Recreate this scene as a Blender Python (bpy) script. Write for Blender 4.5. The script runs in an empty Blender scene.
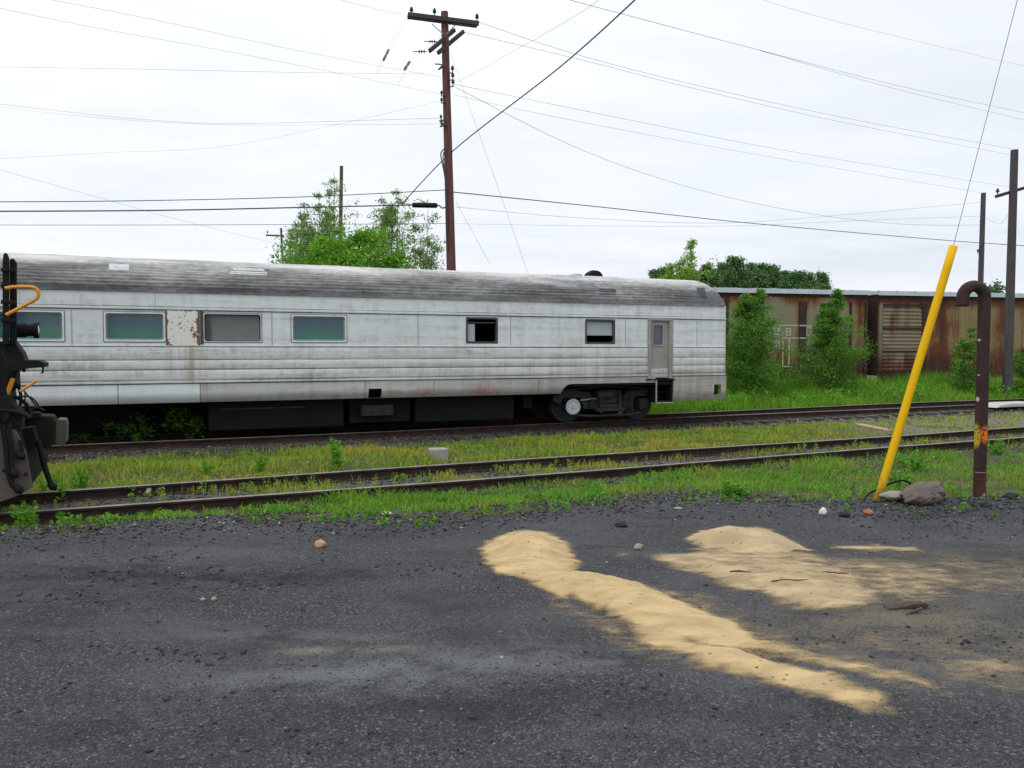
import bpy, bmesh, math, random
import numpy as np
from mathutils import Vector
random.seed(7); RNG = np.random.default_rng(7)
SC = bpy.context.scene
COL = SC.collection
R = math.radians

# ------------------------------------------------------------------ camera, world, sun, exposure
EYE, PITCH, F = 1.8, math.atan(34/800), 800.0
cam = bpy.data.cameras.new('camera'); cam.sensor_width = 36; cam.lens = 36*F/1024
cam.clip_start = 0.05; cam.clip_end = 6000
co = bpy.data.objects.new('camera', cam); COL.objects.link(co)
co.location = (0, 0, EYE); co.rotation_euler = (math.pi/2-PITCH, 0, 0)
SC.camera = co
SC.render.resolution_x, SC.render.resolution_y = 1024, 768
SC.view_settings.view_transform = 'Standard'; SC.view_settings.look = 'None'
SC.view_settings.exposure = 0.0; SC.view_settings.gamma = 1.0

SUN_EL, SUN_AZ = R(58), R(215)          # overcast; brightest part of the cloud behind the camera's left shoulder
sun = bpy.data.lights.new('sun', 'SUN'); sun.energy = 0.9; sun.angle = R(25); sun.color = (1, .96, .9)
so = bpy.data.objects.new('sun', sun); COL.objects.link(so)
so.rotation_euler = (math.pi/2-SUN_EL, 0, math.pi-SUN_AZ)

# ------------------------------------------------------------------ node helper
class NT:
    def __init__(s, tree): s.t = tree; s.n = tree.nodes; s.l = tree.links
    def new(s, typ, ins=None, **kw):
        nd = s.n.new(typ)
        for k, v in kw.items(): setattr(nd, k, v)
        for k, v in (ins or {}).items(): s.put(nd.inputs[k], v)
        return nd
    def put(s, sock, v):
        if isinstance(v, bpy.types.NodeSocket): s.l.new(v, sock)
        elif v is not None:
            if isinstance(v, tuple) and len(v) == 3 and sock.type == 'RGBA': v = (*v, 1)
            sock.default_value = v
    def obj(s): return s.new('ShaderNodeTexCoord').outputs['Object']
    def scale(s, vec, sc, loc=(0,0,0)): return s.new('ShaderNodeMapping', {'Vector': vec, 'Scale': sc, 'Location': loc}).outputs[0]
    def noise(s, vec, sc, det=4, rough=.55, dist=0): return s.new('ShaderNodeTexNoise', {'Vector': vec, 'Scale': sc, 'Detail': det, 'Roughness': rough, 'Distortion': dist}).outputs['Fac']
    def voro(s, vec, sc, out='Color', feat='F1'): return s.new('ShaderNodeTexVoronoi', {'Vector': vec, 'Scale': sc}, feature=feat).outputs[out]
    def math(s, op, a, b=None, clamp=False):
        nd = s.new('ShaderNodeMath', operation=op, use_clamp=clamp); s.put(nd.inputs[0], a)
        if b is not None: s.put(nd.inputs[1], b)
        return nd.outputs[0]
    def step(s, a, lo, hi, to0=0.0, to1=1.0): return s.new('ShaderNodeMapRange', {'Value': a, 'From Min': lo, 'From Max': hi, 'To Min': to0, 'To Max': to1}, interpolation_type='SMOOTHSTEP').outputs[0]
    def ramp(s, fac, stops):
        nd = s.new('ShaderNodeValToRGB', {'Fac': fac}); e = nd.color_ramp.elements
        while len(e) < len(stops): e.new(.5)
        for el, (p, c) in zip(e, stops): el.position = p; el.color = (*c, 1) if len(c) == 3 else c
        return nd.outputs[0]
    def mix(s, fac, a, b, blend='MIX'):
        nd = s.new('ShaderNodeMix', data_type='RGBA', blend_type=blend)
        s.put(nd.inputs[0], fac); s.put(nd.inputs[6], a); s.put(nd.inputs[7], b); return nd.outputs[2]
    def sep(s, vec): return s.new('ShaderNodeSeparateXYZ', {'Vector': vec}).outputs
    def dot(s, vec, v):
        nd = s.new('ShaderNodeVectorMath', operation='DOT_PRODUCT'); s.put(nd.inputs[0], vec); nd.inputs[1].default_value = v; return nd.outputs['Value']
    def spot(s, vec, c, rad, soft=.3):
        """1 inside an ellipsoid, 0 outside"""
        m = s.new('ShaderNodeMapping', {'Vector': vec, 'Location': tuple(-a/b for a, b in zip(c, rad)), 'Scale': tuple(1/b for b in rad)}).outputs[0]
        ln = s.new('ShaderNodeVectorMath', operation='LENGTH'); s.put(ln.inputs[0], m)
        return s.step(ln.outputs['Value'], 1+soft, 1-soft)
    def bump(s, h, st=.3, d=.01, nrm=None):
        nd = s.new('ShaderNodeBump', {'Height': h, 'Strength': st, 'Distance': d})
        if nrm is not None: s.put(nd.inputs['Normal'], nrm)
        return nd.outputs[0]

def new_mat(name):
    m = bpy.data.materials.new(name); m.use_nodes = True
    t = NT(m.node_tree); b = m.node_tree.nodes['Principled BSDF']
    return m, t, b
def fin(t, b, col=None, rough=None, nrm=None, metal=None, spec=None):
    if col is not None: t.put(b.inputs['Base Color'], col)
    if rough is not None: t.put(b.inputs['Roughness'], rough)
    if nrm is not None: t.put(b.inputs['Normal'], nrm)
    if metal is not None: t.put(b.inputs['Metallic'], metal)
    if spec is not None: t.put(b.inputs['Specular IOR Level'], spec)

# ------------------------------------------------------------------ world: overcast cloud over a Nishita sky
W = bpy.data.worlds.new('World'); SC.world = W; W.use_nodes = True
t = NT(W.node_tree); bg = W.node_tree.nodes['Background']
sky = t.new('ShaderNodeTexSky', sky_type='NISHITA'); sky.sun_disc = False; sky.sun_elevation = SUN_EL; sky.sun_rotation = SUN_AZ
d = t.new('ShaderNodeTexCoord').outputs['Generated']
X, Y, Z = t.sep(d)
zc = t.math('ADD', t.math('MAXIMUM', Z, 0.0), .10)
pv = t.new('ShaderNodeCombineXYZ', {'X': t.math('DIVIDE', X, zc), 'Y': t.math('DIVIDE', Y, zc), 'Z': 0.0}).outputs[0]
n1 = t.noise(t.scale(pv, (.35, .55, 1), (3.1, 1.7, 0)), 1.3, 5, .55, .6)
n2 = t.noise(t.scale(pv, (.8, 1.5, 1), (7.3, 4.2, 0)), 1.6, 5, .6, .4)
side = t.step(X, -.35, .55)                     # thicker grey cloud towards the east
low = t.step(Z, .42, .02)
th = t.math('ADD', t.math('MULTIPLY', side, .26), t.math('MULTIPLY', low, .20))
sh = t.math('ADD', t.math('ADD', t.math('MULTIPLY', n1, .75), t.math('MULTIPLY', n2, .5)), th)
cl = t.ramp(t.math('SUBTRACT', sh, .41), [(0.0, (12.0, 12.3, 12.2)), (.24, (10.6, 11.1, 11.3)), (.36, (9.7, 10.2, 10.7)), (.54, (9.1, 9.5, 10.3)), (.80, (7.7, 8.1, 9.0))])
up = t.step(Z, .3, .95, 1.0, 1.55)
hz = t.math('MULTIPLY', t.step(Z, .13, .03), t.step(n2, .35, .6, .45, 1.0)); cl = t.mix(t.math('MULTIPLY', hz, .75), cl, (9.9, 10.2, 10.6))
cl = t.mix(1.0, cl, t.new('ShaderNodeCombineXYZ', {'X': up, 'Y': up, 'Z': up}).outputs[0], 'MULTIPLY')
t.put(bg.inputs['Color'], t.mix(.95, sky.outputs[0], cl)); bg.inputs['Strength'].default_value = .1

# ------------------------------------------------------------------ numeric helpers
def ray(px, py):
    x = (px-512)/F; y = (384-py)/F
    return np.array([x, math.cos(PITCH)+y*math.sin(PITCH), -math.sin(PITCH)+y*math.cos(PITCH)])
CAMP = np.array([0, 0, EYE])
def onz(px, py, z=0.0): r = ray(px, py); return CAMP + r*((z-EYE)/r[2])
def at(px, py, Yd): r = ray(px, py); return CAMP + r*(Yd/r[1])
def onplane(px, py, S, n): r = ray(px, py); return CAMP + r*(np.dot(np.array(S)-CAMP, n)/np.dot(r, n))

def _h(ix, iy, s):
    v = np.sin(ix*127.1+iy*311.7+s*74.7)*43758.5453; return v-np.floor(v)
def vnoise(x, y, s=0):
    ix = np.floor(x); iy = np.floor(y); fx = x-ix; fy = y-iy; fx = fx*fx*(3-2*fx); fy = fy*fy*(3-2*fy)
    a = _h(ix, iy, s); b = _h(ix+1, iy, s); c = _h(ix, iy+1, s); e = _h(ix+1, iy+1, s)
    return (a*(1-fx)+b*fx)*(1-fy)+(c*(1-fx)+e*fx)*fy
def fbm(x, y, s=0, o=4):
    x = np.asarray(x, float); y = np.asarray(y, float); r = 0; am = .5; tot = 0
    for k in range(o): r = r+am*vnoise(x, y, s+k*13); tot += am; x = x*2.03+5.1; y = y*2.03+1.7; am *= .5
    return r/tot
def sstep(a, lo, hi): tt = np.clip((np.asarray(a, float)-lo)/(hi-lo), 0, 1); return tt*tt*(3-2*tt)

# track geometry: w = distance from the front track's centre line, away from the camera
PHT = R(25.5); DT = np.array([math.cos(PHT), math.sin(PHT), 0]); T0 = np.array([0, 12.88, 0])
WREAR = 7.35
def wof(x, y): return (np.asarray(y)-12.88)*math.cos(PHT)-np.asarray(x)*math.sin(PHT)
_ex = np.array([-30, -5.2, -4.5, -3.5, -2.4, -1.2, -.1, 1.1, 2.4, 3.5, 4.1, 6, 9, 30])
_ey = np.array([3.0, 7.75, 8.15, 8.4, 8.55, 8.3, 8.95, 9.35, 9.8, 9.4, 9.1, 9.25, 9.6, 12.])
def edge(x): return np.interp(x, _ex, _ey)
BERM = onz(1012, 507)
def terrain(x, y):
    x = np.asarray(x, float); y = np.asarray(y, float); w = wof(x, y); e = y-edge(x)
    yr = 12.88+x*math.tan(PHT)-.95
    tt = e/np.maximum(.5, (yr-edge(x))*.8)
    z = -.26*sstep(tt, 0, 1)
    z = z-.09*sstep(w, 3.4, 5.2)*sstep(w, 6.5, 6.1)
    z = z-.12*sstep(w, 8.9, 11)
    near = sstep(np.abs(w), 1.0, 1.6)*sstep(np.abs(w-WREAR), 1.0, 1.6)*sstep(e, .1, 1.2)
    z = z+near*(fbm(x*.9, y*.9, 3)-.5)*.12
    z = z+.10*np.exp(-((x-BERM[0])**2/.5+(y-BERM[1])**2/.10))+.05*np.exp(-((x-4.55)**2/.25+(y-9.25)**2/.05))
    return z
def lot_z(x, y):
    return terrain(x, y)+.008+(fbm(x*.7, y*1.1, 21)-.5)*.07+(fbm(x*4, y*5, 31, 3)-.5)*.040-.018*np.exp(-((y-5.35-.10*x-.02*x*x)/.16)**2)-.018*np.exp(-((y-6.85-.10*x-.02*x*x)/.16)**2)

# ------------------------------------------------------------------ mesh helpers
def mesh_np(name, V, faces_flat, nper, mats, parent=None, smooth=False, attrs=None):
    """faces_flat: list of (index array (n,k))"""
    me = bpy.data.meshes.new(name)
    V = np.asarray(V, np.float32); me.vertices.add(len(V)); me.vertices.foreach_set('co', V.ravel())
    loops = np.concatenate([f.ravel() for f in faces_flat]).astype(np.int32)
    cnt = np.concatenate([np.full(len(f), f.shape[1], np.int32) for f in faces_flat])
    st = np.concatenate([[0], np.cumsum(cnt)[:-1]]).astype(np.int32)
    me.loops.add(len(loops)); me.loops.foreach_set('vertex_index', loops)
    me.polygons.add(len(cnt)); me.polygons.foreach_set('loop_start', st); me.polygons.foreach_set('loop_total', cnt)
    me.update(calc_edges=True)
    for m in mats: me.materials.append(m)
    if smooth: me.polygons.foreach_set('use_smooth', np.ones(len(cnt), bool))
    for k, v in (attrs or {}).items():
        a = me.attributes.new(k, 'FLOAT', 'POINT'); a.data.foreach_set('value', np.asarray(v, np.float32))
    o = bpy.data.objects.new(name, me); COL.objects.link(o)
    if parent: o.parent = parent
    return o

class MB:
    def __init__(s): s.v = []; s.f = []; s.m = []
    def add(s, V, Fs, mi=0):
        b = len(s.v); s.v += [tuple(map(float, p)) for p in V]
        for f in Fs: s.f.append([b+i for i in f]); s.m.append(mi)
    def box(s, x0, x1, y0, y1, z0, z1, mi=0):
        s.add([(x0,y0,z0),(x1,y0,z0),(x1,y1,z0),(x0,y1,z0),(x0,y0,z1),(x1,y0,z1),(x1,y1,z1),(x0,y1,z1)],
              [(0,3,2,1),(4,5,6,7),(0,1,5,4),(1,2,6,5),(2,3,7,6),(3,0,4,7)], mi); return s
    def extr(s, poly, y0, y1, mi=0):
        """polygon in (x, z) extruded along y"""
        n = len(poly)
        s.add([(p[0], y0, p[1]) for p in poly]+[(p[0], y1, p[1]) for p in poly],
              [tuple(range(n)), tuple(range(2*n-1, n-1, -1))]+[(i, i+n, (i+1) % n+n, (i+1) % n) for i in range(n)], mi); return s
    def extx(s, poly, x0, x1, mi=0):
        """polygon in (y, z) extruded along x"""
        n = len(poly)
        s.add([(x0, p[0], p[1]) for p in poly]+[(x1, p[0], p[1]) for p in poly],
              [tuple(range(n)), tuple(range(2*n-1, n-1, -1))]+[(i, i+n, (i+1) % n+n, (i+1) % n) for i in range(n)], mi); return s
    def tube(s, path, r, n=8, mi=0, cap=True):
        P = [Vector(p) for p in path]; rs = r if hasattr(r, '__len__') else [r]*len(P); V = []; Fs = []
        up = None
        for i, p in enumerate(P):
            tg = (P[min(i+1, len(P)-1)]-P[max(i-1, 0)]).normalized()
            if up is None: up = Vector((0, 0, 1)) if abs(tg.z) < .9 else Vector((0, 1, 0))
            a = tg.cross(up)
            if a.length < 1e-6: a = tg.orthogonal()
            a.normalize(); b = a.cross(tg).normalized(); up = b
            for k in range(n):
                an = 2*math.pi*k/n; V.append(p+(a*math.cos(an)+b*math.sin(an))*rs[i])
        for i in range(len(P)-1):
            for k in range(n): Fs.append((i*n+k, i*n+(k+1) % n, (i+1)*n+(k+1) % n, (i+1)*n+k))
        if cap: Fs += [tuple(range(n-1, -1, -1)), tuple(range((len(P)-1)*n, len(P)*n))]
        s.add(V, Fs, mi); return s
    def lathe(s, c, prof, axis='y', n=24, mi=0):
        """prof: (radius, position along the axis)"""
        V = []; Fs = []
        for r, h in prof:
            for k in range(n):
                a = 2*math.pi*k/n; p, q = r*math.cos(a), r*math.sin(a)
                V.append({'y': (c[0]+p, c[1]+h, c[2]+q), 'z': (c[0]+p, c[1]+q, c[2]+h), 'x': (c[0]+h, c[1]+p, c[2]+q)}[axis])
        for i in range(len(prof)-1):
            for k in range(n): Fs.append((i*n+k, i*n+(k+1) % n, (i+1)*n+(k+1) % n, (i+1)*n+k))
        Fs += [tuple(range(n)), tuple(range((len(prof)-1)*n, len(prof)*n))]
        s.add(V, Fs, mi); return s
    def build(s, name, mats, parent=None, smooth=False, bevel=0, recalc=True):
        me = bpy.data.meshes.new(name); me.from_pydata(s.v, [], s.f)
        if not isinstance(mats, (list, tuple)): mats = [mats]
        for m in mats: me.materials.append(m)
        me.polygons.foreach_set('material_index', s.m)
        if recalc:
            bm = bmesh.new(); bm.from_mesh(me); bmesh.ops.recalc_face_normals(bm, faces=bm.faces); bm.to_mesh(me); bm.free()
        o = bpy.data.objects.new(name, me); COL.objects.link(o)
        if smooth:
            me.polygons.foreach_set('use_smooth', [True]*len(me.polygons)); me.set_sharp_from_angle(angle=R(40))
        if bevel:
            b = o.modifiers.new('bevel', 'BEVEL'); b.width = bevel; b.segments = 2; b.limit_method = 'ANGLE'; b.angle_limit = R(40)
        if parent: o.parent = parent
        return o

def tag(o, label=None, cat=None, group=None, kind=None):
    if label: o['label'] = label
    if cat: o['category'] = cat
    if group: o['group'] = group
    if kind: o['kind'] = kind
    return o
def empty(name, loc, label, cat, rz=0, group=None):
    o = bpy.data.objects.new(name, None); COL.objects.link(o); o.location = tuple(map(float, loc)); o.rotation_euler = (0, 0, rz)
    o.empty_display_size = .2
    return tag(o, label, cat, group)

# ------------------------------------------------------------------ materials
M = {}
def mat_simple(name, col, rough=.7, var=.25, sc=6, bump=.15, bsc=40, metal=0, spec=.4):
    m, t, b = new_mat(name); v = t.obj(); n = t.noise(v, sc, 5, .6)
    c = t.mix(n, tuple(x*(1-var) for x in col), tuple(min(1, x*(1+var)) for x in col))
    fin(t, b, c, rough, t.bump(t.noise(v, bsc, 3), bump, .01), metal, spec); M[name] = m; return m
mat_simple('black_iron', (.011, .0105, .0115), .65, .6, 5, .3, spec=.12)
mat_simple('dark_under', (.012, .012, .012), .9, .5, 3, spec=.12)
mat_simple('truck_steel', (.036, .036, .040), .75, .7, 7, spec=.12)
mat_simple('pale_hub', (.46, .48, .50), .7, .5, 16, .3)
mat_simple('rubber', (.012, .012, .012), .6, .3, spec=.12)
m, t, b = new_mat('yellow_paint'); v = t.obj(); X, Y, Z = t.sep(v)
n = t.noise(t.scale(v, (6, 6, 1)), 3, 6, .7); c = t.mix(n, (.66, .36, .006), (.78, .46, .008))
c = t.mix(t.math('MULTIPLY', t.step(Z, .55, .05), t.step(n, .35, .65)), c, (.20, .13, .05))
c = t.mix(t.step(t.noise(t.scale(v, (18, 18, 5)), 3, 5, .7), .66, .70), c, (.30, .20, .07))
fin(t, b, c, .6, t.bump(n, .1, .01), spec=.1); M['yellow_paint'] = m
mat_simple('orange_yellow', (.60, .25, .02), .5, .25, 30, .1)
mat_simple('concrete', (.28, .265, .245), .9, .3, 9, .4, 30)
mat_simple('pale_slab', (.42, .41, .385), .85, .2, 3, .3, 20)
mat_simple('wire', (.030, .030, .036), .6, .1)
mat_simple('insulator', (.035, .035, .045), .35, .3)
mat_simple('galv', (.32, .34, .36), .5, .2, 12, .05, 50, .4)
mat_simple('glass_lens', (.7, .72, .74), .15, .15, 20, .1, 30)
mat_simple('blind', (.35, .39, .41), .8, .12, 3, .05)
mat_simple('grey_screen', (.15, .165, .165), .75, .15, 5, .1, 60)
mat_simple('rubber_seal', (.05, .055, .055), .6, .3)
mat_simple('white_plate', (.46, .48, .49), .7, .4, 9, .2)
mat_simple('dark_patch', (.045, .05, .065), .7, .5, 12)
mat_simple('stone_white', (.62, .54, .48), .9, .2, 30, .5, 60)
mat_simple('stone_brick', (.36, .13, .05), .9, .3, 30, .5, 60)
mat_simple('stone_tan', (.40, .24, .16), .9, .25, 30, .5, 60)
mat_simple('stone_dark', (.02, .021, .023), .9, .4, 20, .6, 60)
mat_simple('stone_grey', (.25, .24, .22), .9, .3, 30, .5, 60)
mat_simple('graffiti_white', (.40, .37, .30), .8, .3, 18)
mat_simple('door_taupe', (.29, .265, .24), .65, .22, 3)
mat_simple('plow_plate', (.085, .068, .063), .75, .35, 3, .3, 18)
mat_simple('coupler_steel', (.020, .017, .015), .8, .5, 8, .4, 30, spec=.12)
mat_simple('knuckle_rust', (.085, .072, .060), .8, .35, 10, .4, 30)
mat_simple('weathered_plank', (.40, .27, .19), .9, .3, 12, .4, 20)

# wood poles
def pole_mat(name, a, b_):
    m, t, b = new_mat(name); v = t.obj()
    n = t.noise(t.scale(v, (14, 14, .7)), 1.5, 5, .65)
    fin(t, b, t.ramp(n, [(.3, a), (.7, b_)]), .85, t.bump(n, .5, .02)); M[name] = m
pole_mat('pole_brown', (.055, .022, .018), (.16, .062, .05))
pole_mat('pole_grey', (.035, .028, .030), (.085, .072, .075))
pole_mat('arm_wood', (.02, .019, .024), (.055, .05, .055))
pole_mat('tie_wood', (.02, .016, .014), (.065, .052, .043))
pole_mat('bark', (.05, .04, .03), (.14, .115, .09))
pole_mat('wood_chunk', (.02, .012, .009), (.075, .042, .028))

# passenger car paint
def car_paint(name, base, dark, amt, rough=.5, stains=True):
    m, t, b = new_mat(name); v = t.obj(); X, Y, Z = t.sep(v)
    big = t.noise(t.scale(v, (.35, 1, .9)), 1.0, 4, .6)
    streak = t.noise(t.scale(v, (5.5, 1, .35)), 1.2, 6, .65)
    hor = t.noise(t.scale(v, (.5, 1, 9)), 1.0, 5, .7)
    blot = t.noise(v, 7, 6, .7)
    k = t.math('MULTIPLY', t.step(t.math('ADD', t.math('ADD', t.math('MULTIPLY', streak, .24), t.math('MULTIPLY', hor, .40)), t.math('MULTIPLY', blot, .36)), .44, .68), amt)
    c = t.mix(k, base, dark)
    c = t.mix(t.math('MULTIPLY', t.step(big, .4, .75), .35), c, tuple(x*y for x, y in zip(base, (.74, .73, .70))))
    # scraped blue-grey speckle and dark drips
    sp = t.step(t.noise(t.scale(v, (3, 1, 2)), 6, 6, .75), .64, .72)
    c = t.mix(t.math('MULTIPLY', sp, .35), c, (.16, .165, .17))
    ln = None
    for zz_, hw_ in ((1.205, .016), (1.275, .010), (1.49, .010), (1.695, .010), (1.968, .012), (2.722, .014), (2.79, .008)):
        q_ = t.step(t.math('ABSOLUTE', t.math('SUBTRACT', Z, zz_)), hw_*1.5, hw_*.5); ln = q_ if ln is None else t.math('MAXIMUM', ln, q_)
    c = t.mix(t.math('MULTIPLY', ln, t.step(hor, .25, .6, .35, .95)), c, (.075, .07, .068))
    if stains:
        # road dirt thrown up low on the side and towards the vestibule
        dz = t.math('MULTIPLY', t.step(Z, 2.0, 1.1), t.step(X, -9, 2.5)); c = t.mix(t.math('MULTIPLY', dz, t.math('MULTIPLY', t.step(t.math('ADD', t.math('MULTIPLY', streak, .5), t.math('MULTIPLY', hor, .5)), .32, .62), .8)), c, (.30, .268, .245))
        rs = t.math('MULTIPLY', t.spot(v, (-9.95, -1.5, 1.62), (.34, .5, .42), .6), t.step(streak, .38, .6)); c = t.mix(t.math('MULTIPLY', rs, .6), c, (.30, .23, .16))
        for cx, cz, rx, rz in ((-4.75, .90, .35, .12), (-3.25, .92, .36, .15), (-5.55, .92, .25, .06), (-6.9, .86, .2, .04)):
            r_ = t.math('MULTIPLY', t.spot(v, (cx, -1.46, cz), (rx, .3, rz), .5), t.step(blot, .38, .55)); c = t.mix(t.math('MULTIPLY', r_, .5), c, (.44, .14, .11))
    fin(t, b, c, rough, t.bump(t.noise(t.scale(v, (1.0, 1, 1.6)), 1.6, 4), .4, .04, t.bump(blot, .12, .004)), .12, .4)
    M[name] = m
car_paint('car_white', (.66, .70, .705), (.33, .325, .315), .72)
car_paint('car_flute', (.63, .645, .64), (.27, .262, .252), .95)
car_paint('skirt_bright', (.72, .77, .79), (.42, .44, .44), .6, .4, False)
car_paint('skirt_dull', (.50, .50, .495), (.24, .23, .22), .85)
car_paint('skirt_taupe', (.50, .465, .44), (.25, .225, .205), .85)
# roof
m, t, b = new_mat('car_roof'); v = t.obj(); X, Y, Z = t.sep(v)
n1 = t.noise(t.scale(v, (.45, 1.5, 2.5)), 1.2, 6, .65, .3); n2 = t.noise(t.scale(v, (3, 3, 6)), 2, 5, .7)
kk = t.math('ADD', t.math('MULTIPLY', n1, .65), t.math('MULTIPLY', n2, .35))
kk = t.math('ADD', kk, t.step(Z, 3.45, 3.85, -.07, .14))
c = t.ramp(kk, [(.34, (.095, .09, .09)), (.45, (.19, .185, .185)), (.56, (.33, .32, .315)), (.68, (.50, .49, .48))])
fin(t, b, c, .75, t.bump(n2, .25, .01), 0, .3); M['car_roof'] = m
# peeling rusty panel
m, t, b = new_mat('peeling_panel'); v = t.obj(); X, Y, Z = t.sep(v)
n = t.noise(v, 9, 6, .7); n2 = t.noise(v, 3.2, 4, .6)
edge_m = t.math('MAXIMUM', t.step(Z, 2.69, 2.74), t.math('MAXIMUM', t.step(X, -9.74, -9.67), t.step(X, -10.26, -10.3)))
k = t.step(t.math('ADD', t.math('MULTIPLY', n, .7), t.math('ADD', t.math('MULTIPLY', n2, .5), t.math('MULTIPLY', edge_m, .22))), .64, .70)
c = t.mix(t.step(n, .40, .33), t.mix(k, (.70, .69, .64), (.17, .07, .03)), (.25, .33, .36))
fin(t, b, c, .75, t.bump(k, -.5, .006)); M['peeling_panel'] = m
# window glass: old dirty panes; reflected and seen-through trees painted in as green below blue
m, t, b = new_mat('window_glass'); v = t.obj(); X, Y, Z = t.sep(v)
g = t.mix(t.step(t.math('ADD', Z, t.math('MULTIPLY', t.noise(v, 1.6, 3), .25)), 2.40, 2.55), (.025, .14, .10), (.035, .085, .115))
g = t.mix(t.math('MULTIPLY', t.step(t.noise(v, 5, 5, .7), .5, .8), .35), g, (.16, .19, .19))
fin(t, b, g, .12, t.bump(t.noise(v, 2.5, 2), .06, .02), 0, .6); M['window_glass'] = m
m, t, b = new_mat('door_glass'); fin(t, b, (.055, .075, .10), .1, None, 0, .6); M['door_glass'] = m
mat_simple('seam', (.34, .35, .35), .7, .5, 5)
mat_simple('seal_dark', (.10, .09, .08), .8, .7, 6)
mat_simple('seal_grey', (.20, .24, .26), .6, .3, 6)
mat_simple('interior_dark', (.006, .006, .006), .9, .2)

# rust boxcars
def rust_mat(name, beige, warm, seed, ribs=False):
    m, t, b = new_mat(name); v = t.obj(); X, Y, Z = t.sep(v)
    s1 = t.noise(t.scale(v, (2.2, 1, .28), (seed, 0, 0)), 1.2, 6, .68); s2 = t.noise(t.scale(v, (.5, 1, .5), (seed*2, 0, 3)), 1.2, 5, .6)
    s3 = t.noise(v, 5, 6, .7)
    low = t.step(Z, 2.4, .8, 0, .24); top = t.step(Z, 3.6, 4.15, 0, .16)
    k = t.math('ADD', t.math('ADD', t.math('MULTIPLY', s1, .5), t.math('MULTIPLY', s2, .38)), t.math('ADD', t.math('MULTIPLY', s3, .16), t.math('ADD', low, top)))
    k = t.math('ADD', k, t.math('MULTIPLY', t.math('SUBTRACT', t.noise(t.scale(v, (.45, 1, .12), (seed*3, 1, 0)), 1.6, 2, .5), .5), .55))
    c = t.ramp(k, [(.50, beige), (.57, tuple((x+y)/2 for x, y in zip(beige, warm))), (.63, warm), (.72, (.075, .028, .018)), (.86, (.035, .018, .015))])
    c = t.mix(t.math('MULTIPLY', t.step(t.noise(v, 2.3, 5, .7), .62, .74), .45), c, (.17, .21, .20))
    fin(t, b, c, .85, t.bump(s3, .3, .01), 0, .3); M[name] = m
rust_mat('rust_olive', (.21, .195, .125), (.17, .062, .018), 1.3)
rust_mat('rust_tan', (.225, .175, .085), (.125, .045, .018), 6.1)
rust_mat('rust_rib', (.20, .165, .11), (.105, .042, .022), 3.7)
mat_simple('rust_dark', (.040, .020, .015), .9, .6, 5)
mat_simple('roof_zinc', (.50, .55, .60), .45, .18, 2, .1, 12, .2)

# rails
m, t, b = new_mat('rail_side'); v = t.obj(); n = t.noise(v, 6, 5, .7)
fin(t, b, t.ramp(n, [(.3, (.018, .013, .012)), (.7, (.055, .034, .027))]), .9, t.bump(n, .3, .01), spec=.15); M['rail_side'] = m
m, t, b = new_mat('rail_top'); v = t.obj(); n = t.noise(v, 3, 5, .7)
fin(t, b, t.ramp(n, [(.3, (.13, .105, .09)), (.7, (.30, .275, .255))]), .45, None, .3); M['rail_top'] = m

# pipe with chipped paint
PIPE_W = onz(979, 498)
m, t, b = new_mat('pipe_rust'); v = t.obj(); X, Y, Z = t.sep(v); n = t.noise(t.scale(v, (8, 8, 2)), 1.5, 5, .7)
c = t.ramp(n, [(.3, (.022, .014, .014)), (.7, (.060, .033, .030))])
c = t.mix(t.math('MULTIPLY', t.step(Z, .45, .05), t.step(n, .3, .6)), c, (.11, .035, .022))
n3 = t.noise(v, 22, 4, .6)
c = t.mix(t.math('MULTIPLY', t.spot(v, (-.09, -.03, .80), (.05, .12, .15), .3), t.step(n3, .34, .42)), c, (.50, .36, .02))
c = t.mix(t.math('MULTIPLY', t.spot(v, (.02, -.09, .82), (.07, .06, .10), .4), t.step(n3, .3, .4)), c, (.75, .17, .012))
for cz, rz, cx in ((1.24, .040, -.085), (1.53, .016, -.085), (1.95, .020, -.085), (.36, .006, 0)):
    c = t.mix(t.spot(v, (cx, -.05, cz), (.026 if cz > .5 else .2, .06, rz), .3), c, (.62, .64, .62) if cz > .5 else (.25, .2, .2))
c = t.mix(t.step(n3, .55, .62), c, (.045, .026, .024))
fin(t, b, c, .8, t.bump(n, .25, .01), spec=.2); M['pipe_rust'] = m

# gravel
m, t, b = new_mat('dark_gravel'); v = t.obj(); X, Y, Z = t.sep(v)
vc = t.voro(v, 80); vx = t.sep(vc)[0]; vd = t.voro(v, 80, 'Distance')
vc2 = t.sep(t.voro(v, 190))[0]
g = t.ramp(vx, [(0, (.018, .0185, .020)), (.5, (.042, .043, .047)), (.88, (.088, .089, .097)), (1, (.22, .215, .21))])
g = t.mix(.45, g, t.ramp(vc2, [(0, (.016, .016, .018)), (.6, (.05, .05, .055)), (.96, (.09, .088, .09)), (1, (.3, .28, .26))]))
big = t.noise(t.scale(v, (.55, 1.1, 1), (2, 5, 0)), 1.1, 6, .62, .4)
g = t.mix(t.step(big, .42, .68), g, t.mix(.5, g, (.095, .097, .105)))
g = t.mix(t.math('MULTIPLY', t.step(t.noise(t.scale(v, (.5, 1.5, 1), (9, 2, 0)), 1.3, 5, .6), .52, .72), .55), g, (.020, .020, .023))
warp = t.noise(t.scale(v, (1, 1.6, 1)), 2.2, 6, .7)
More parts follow.
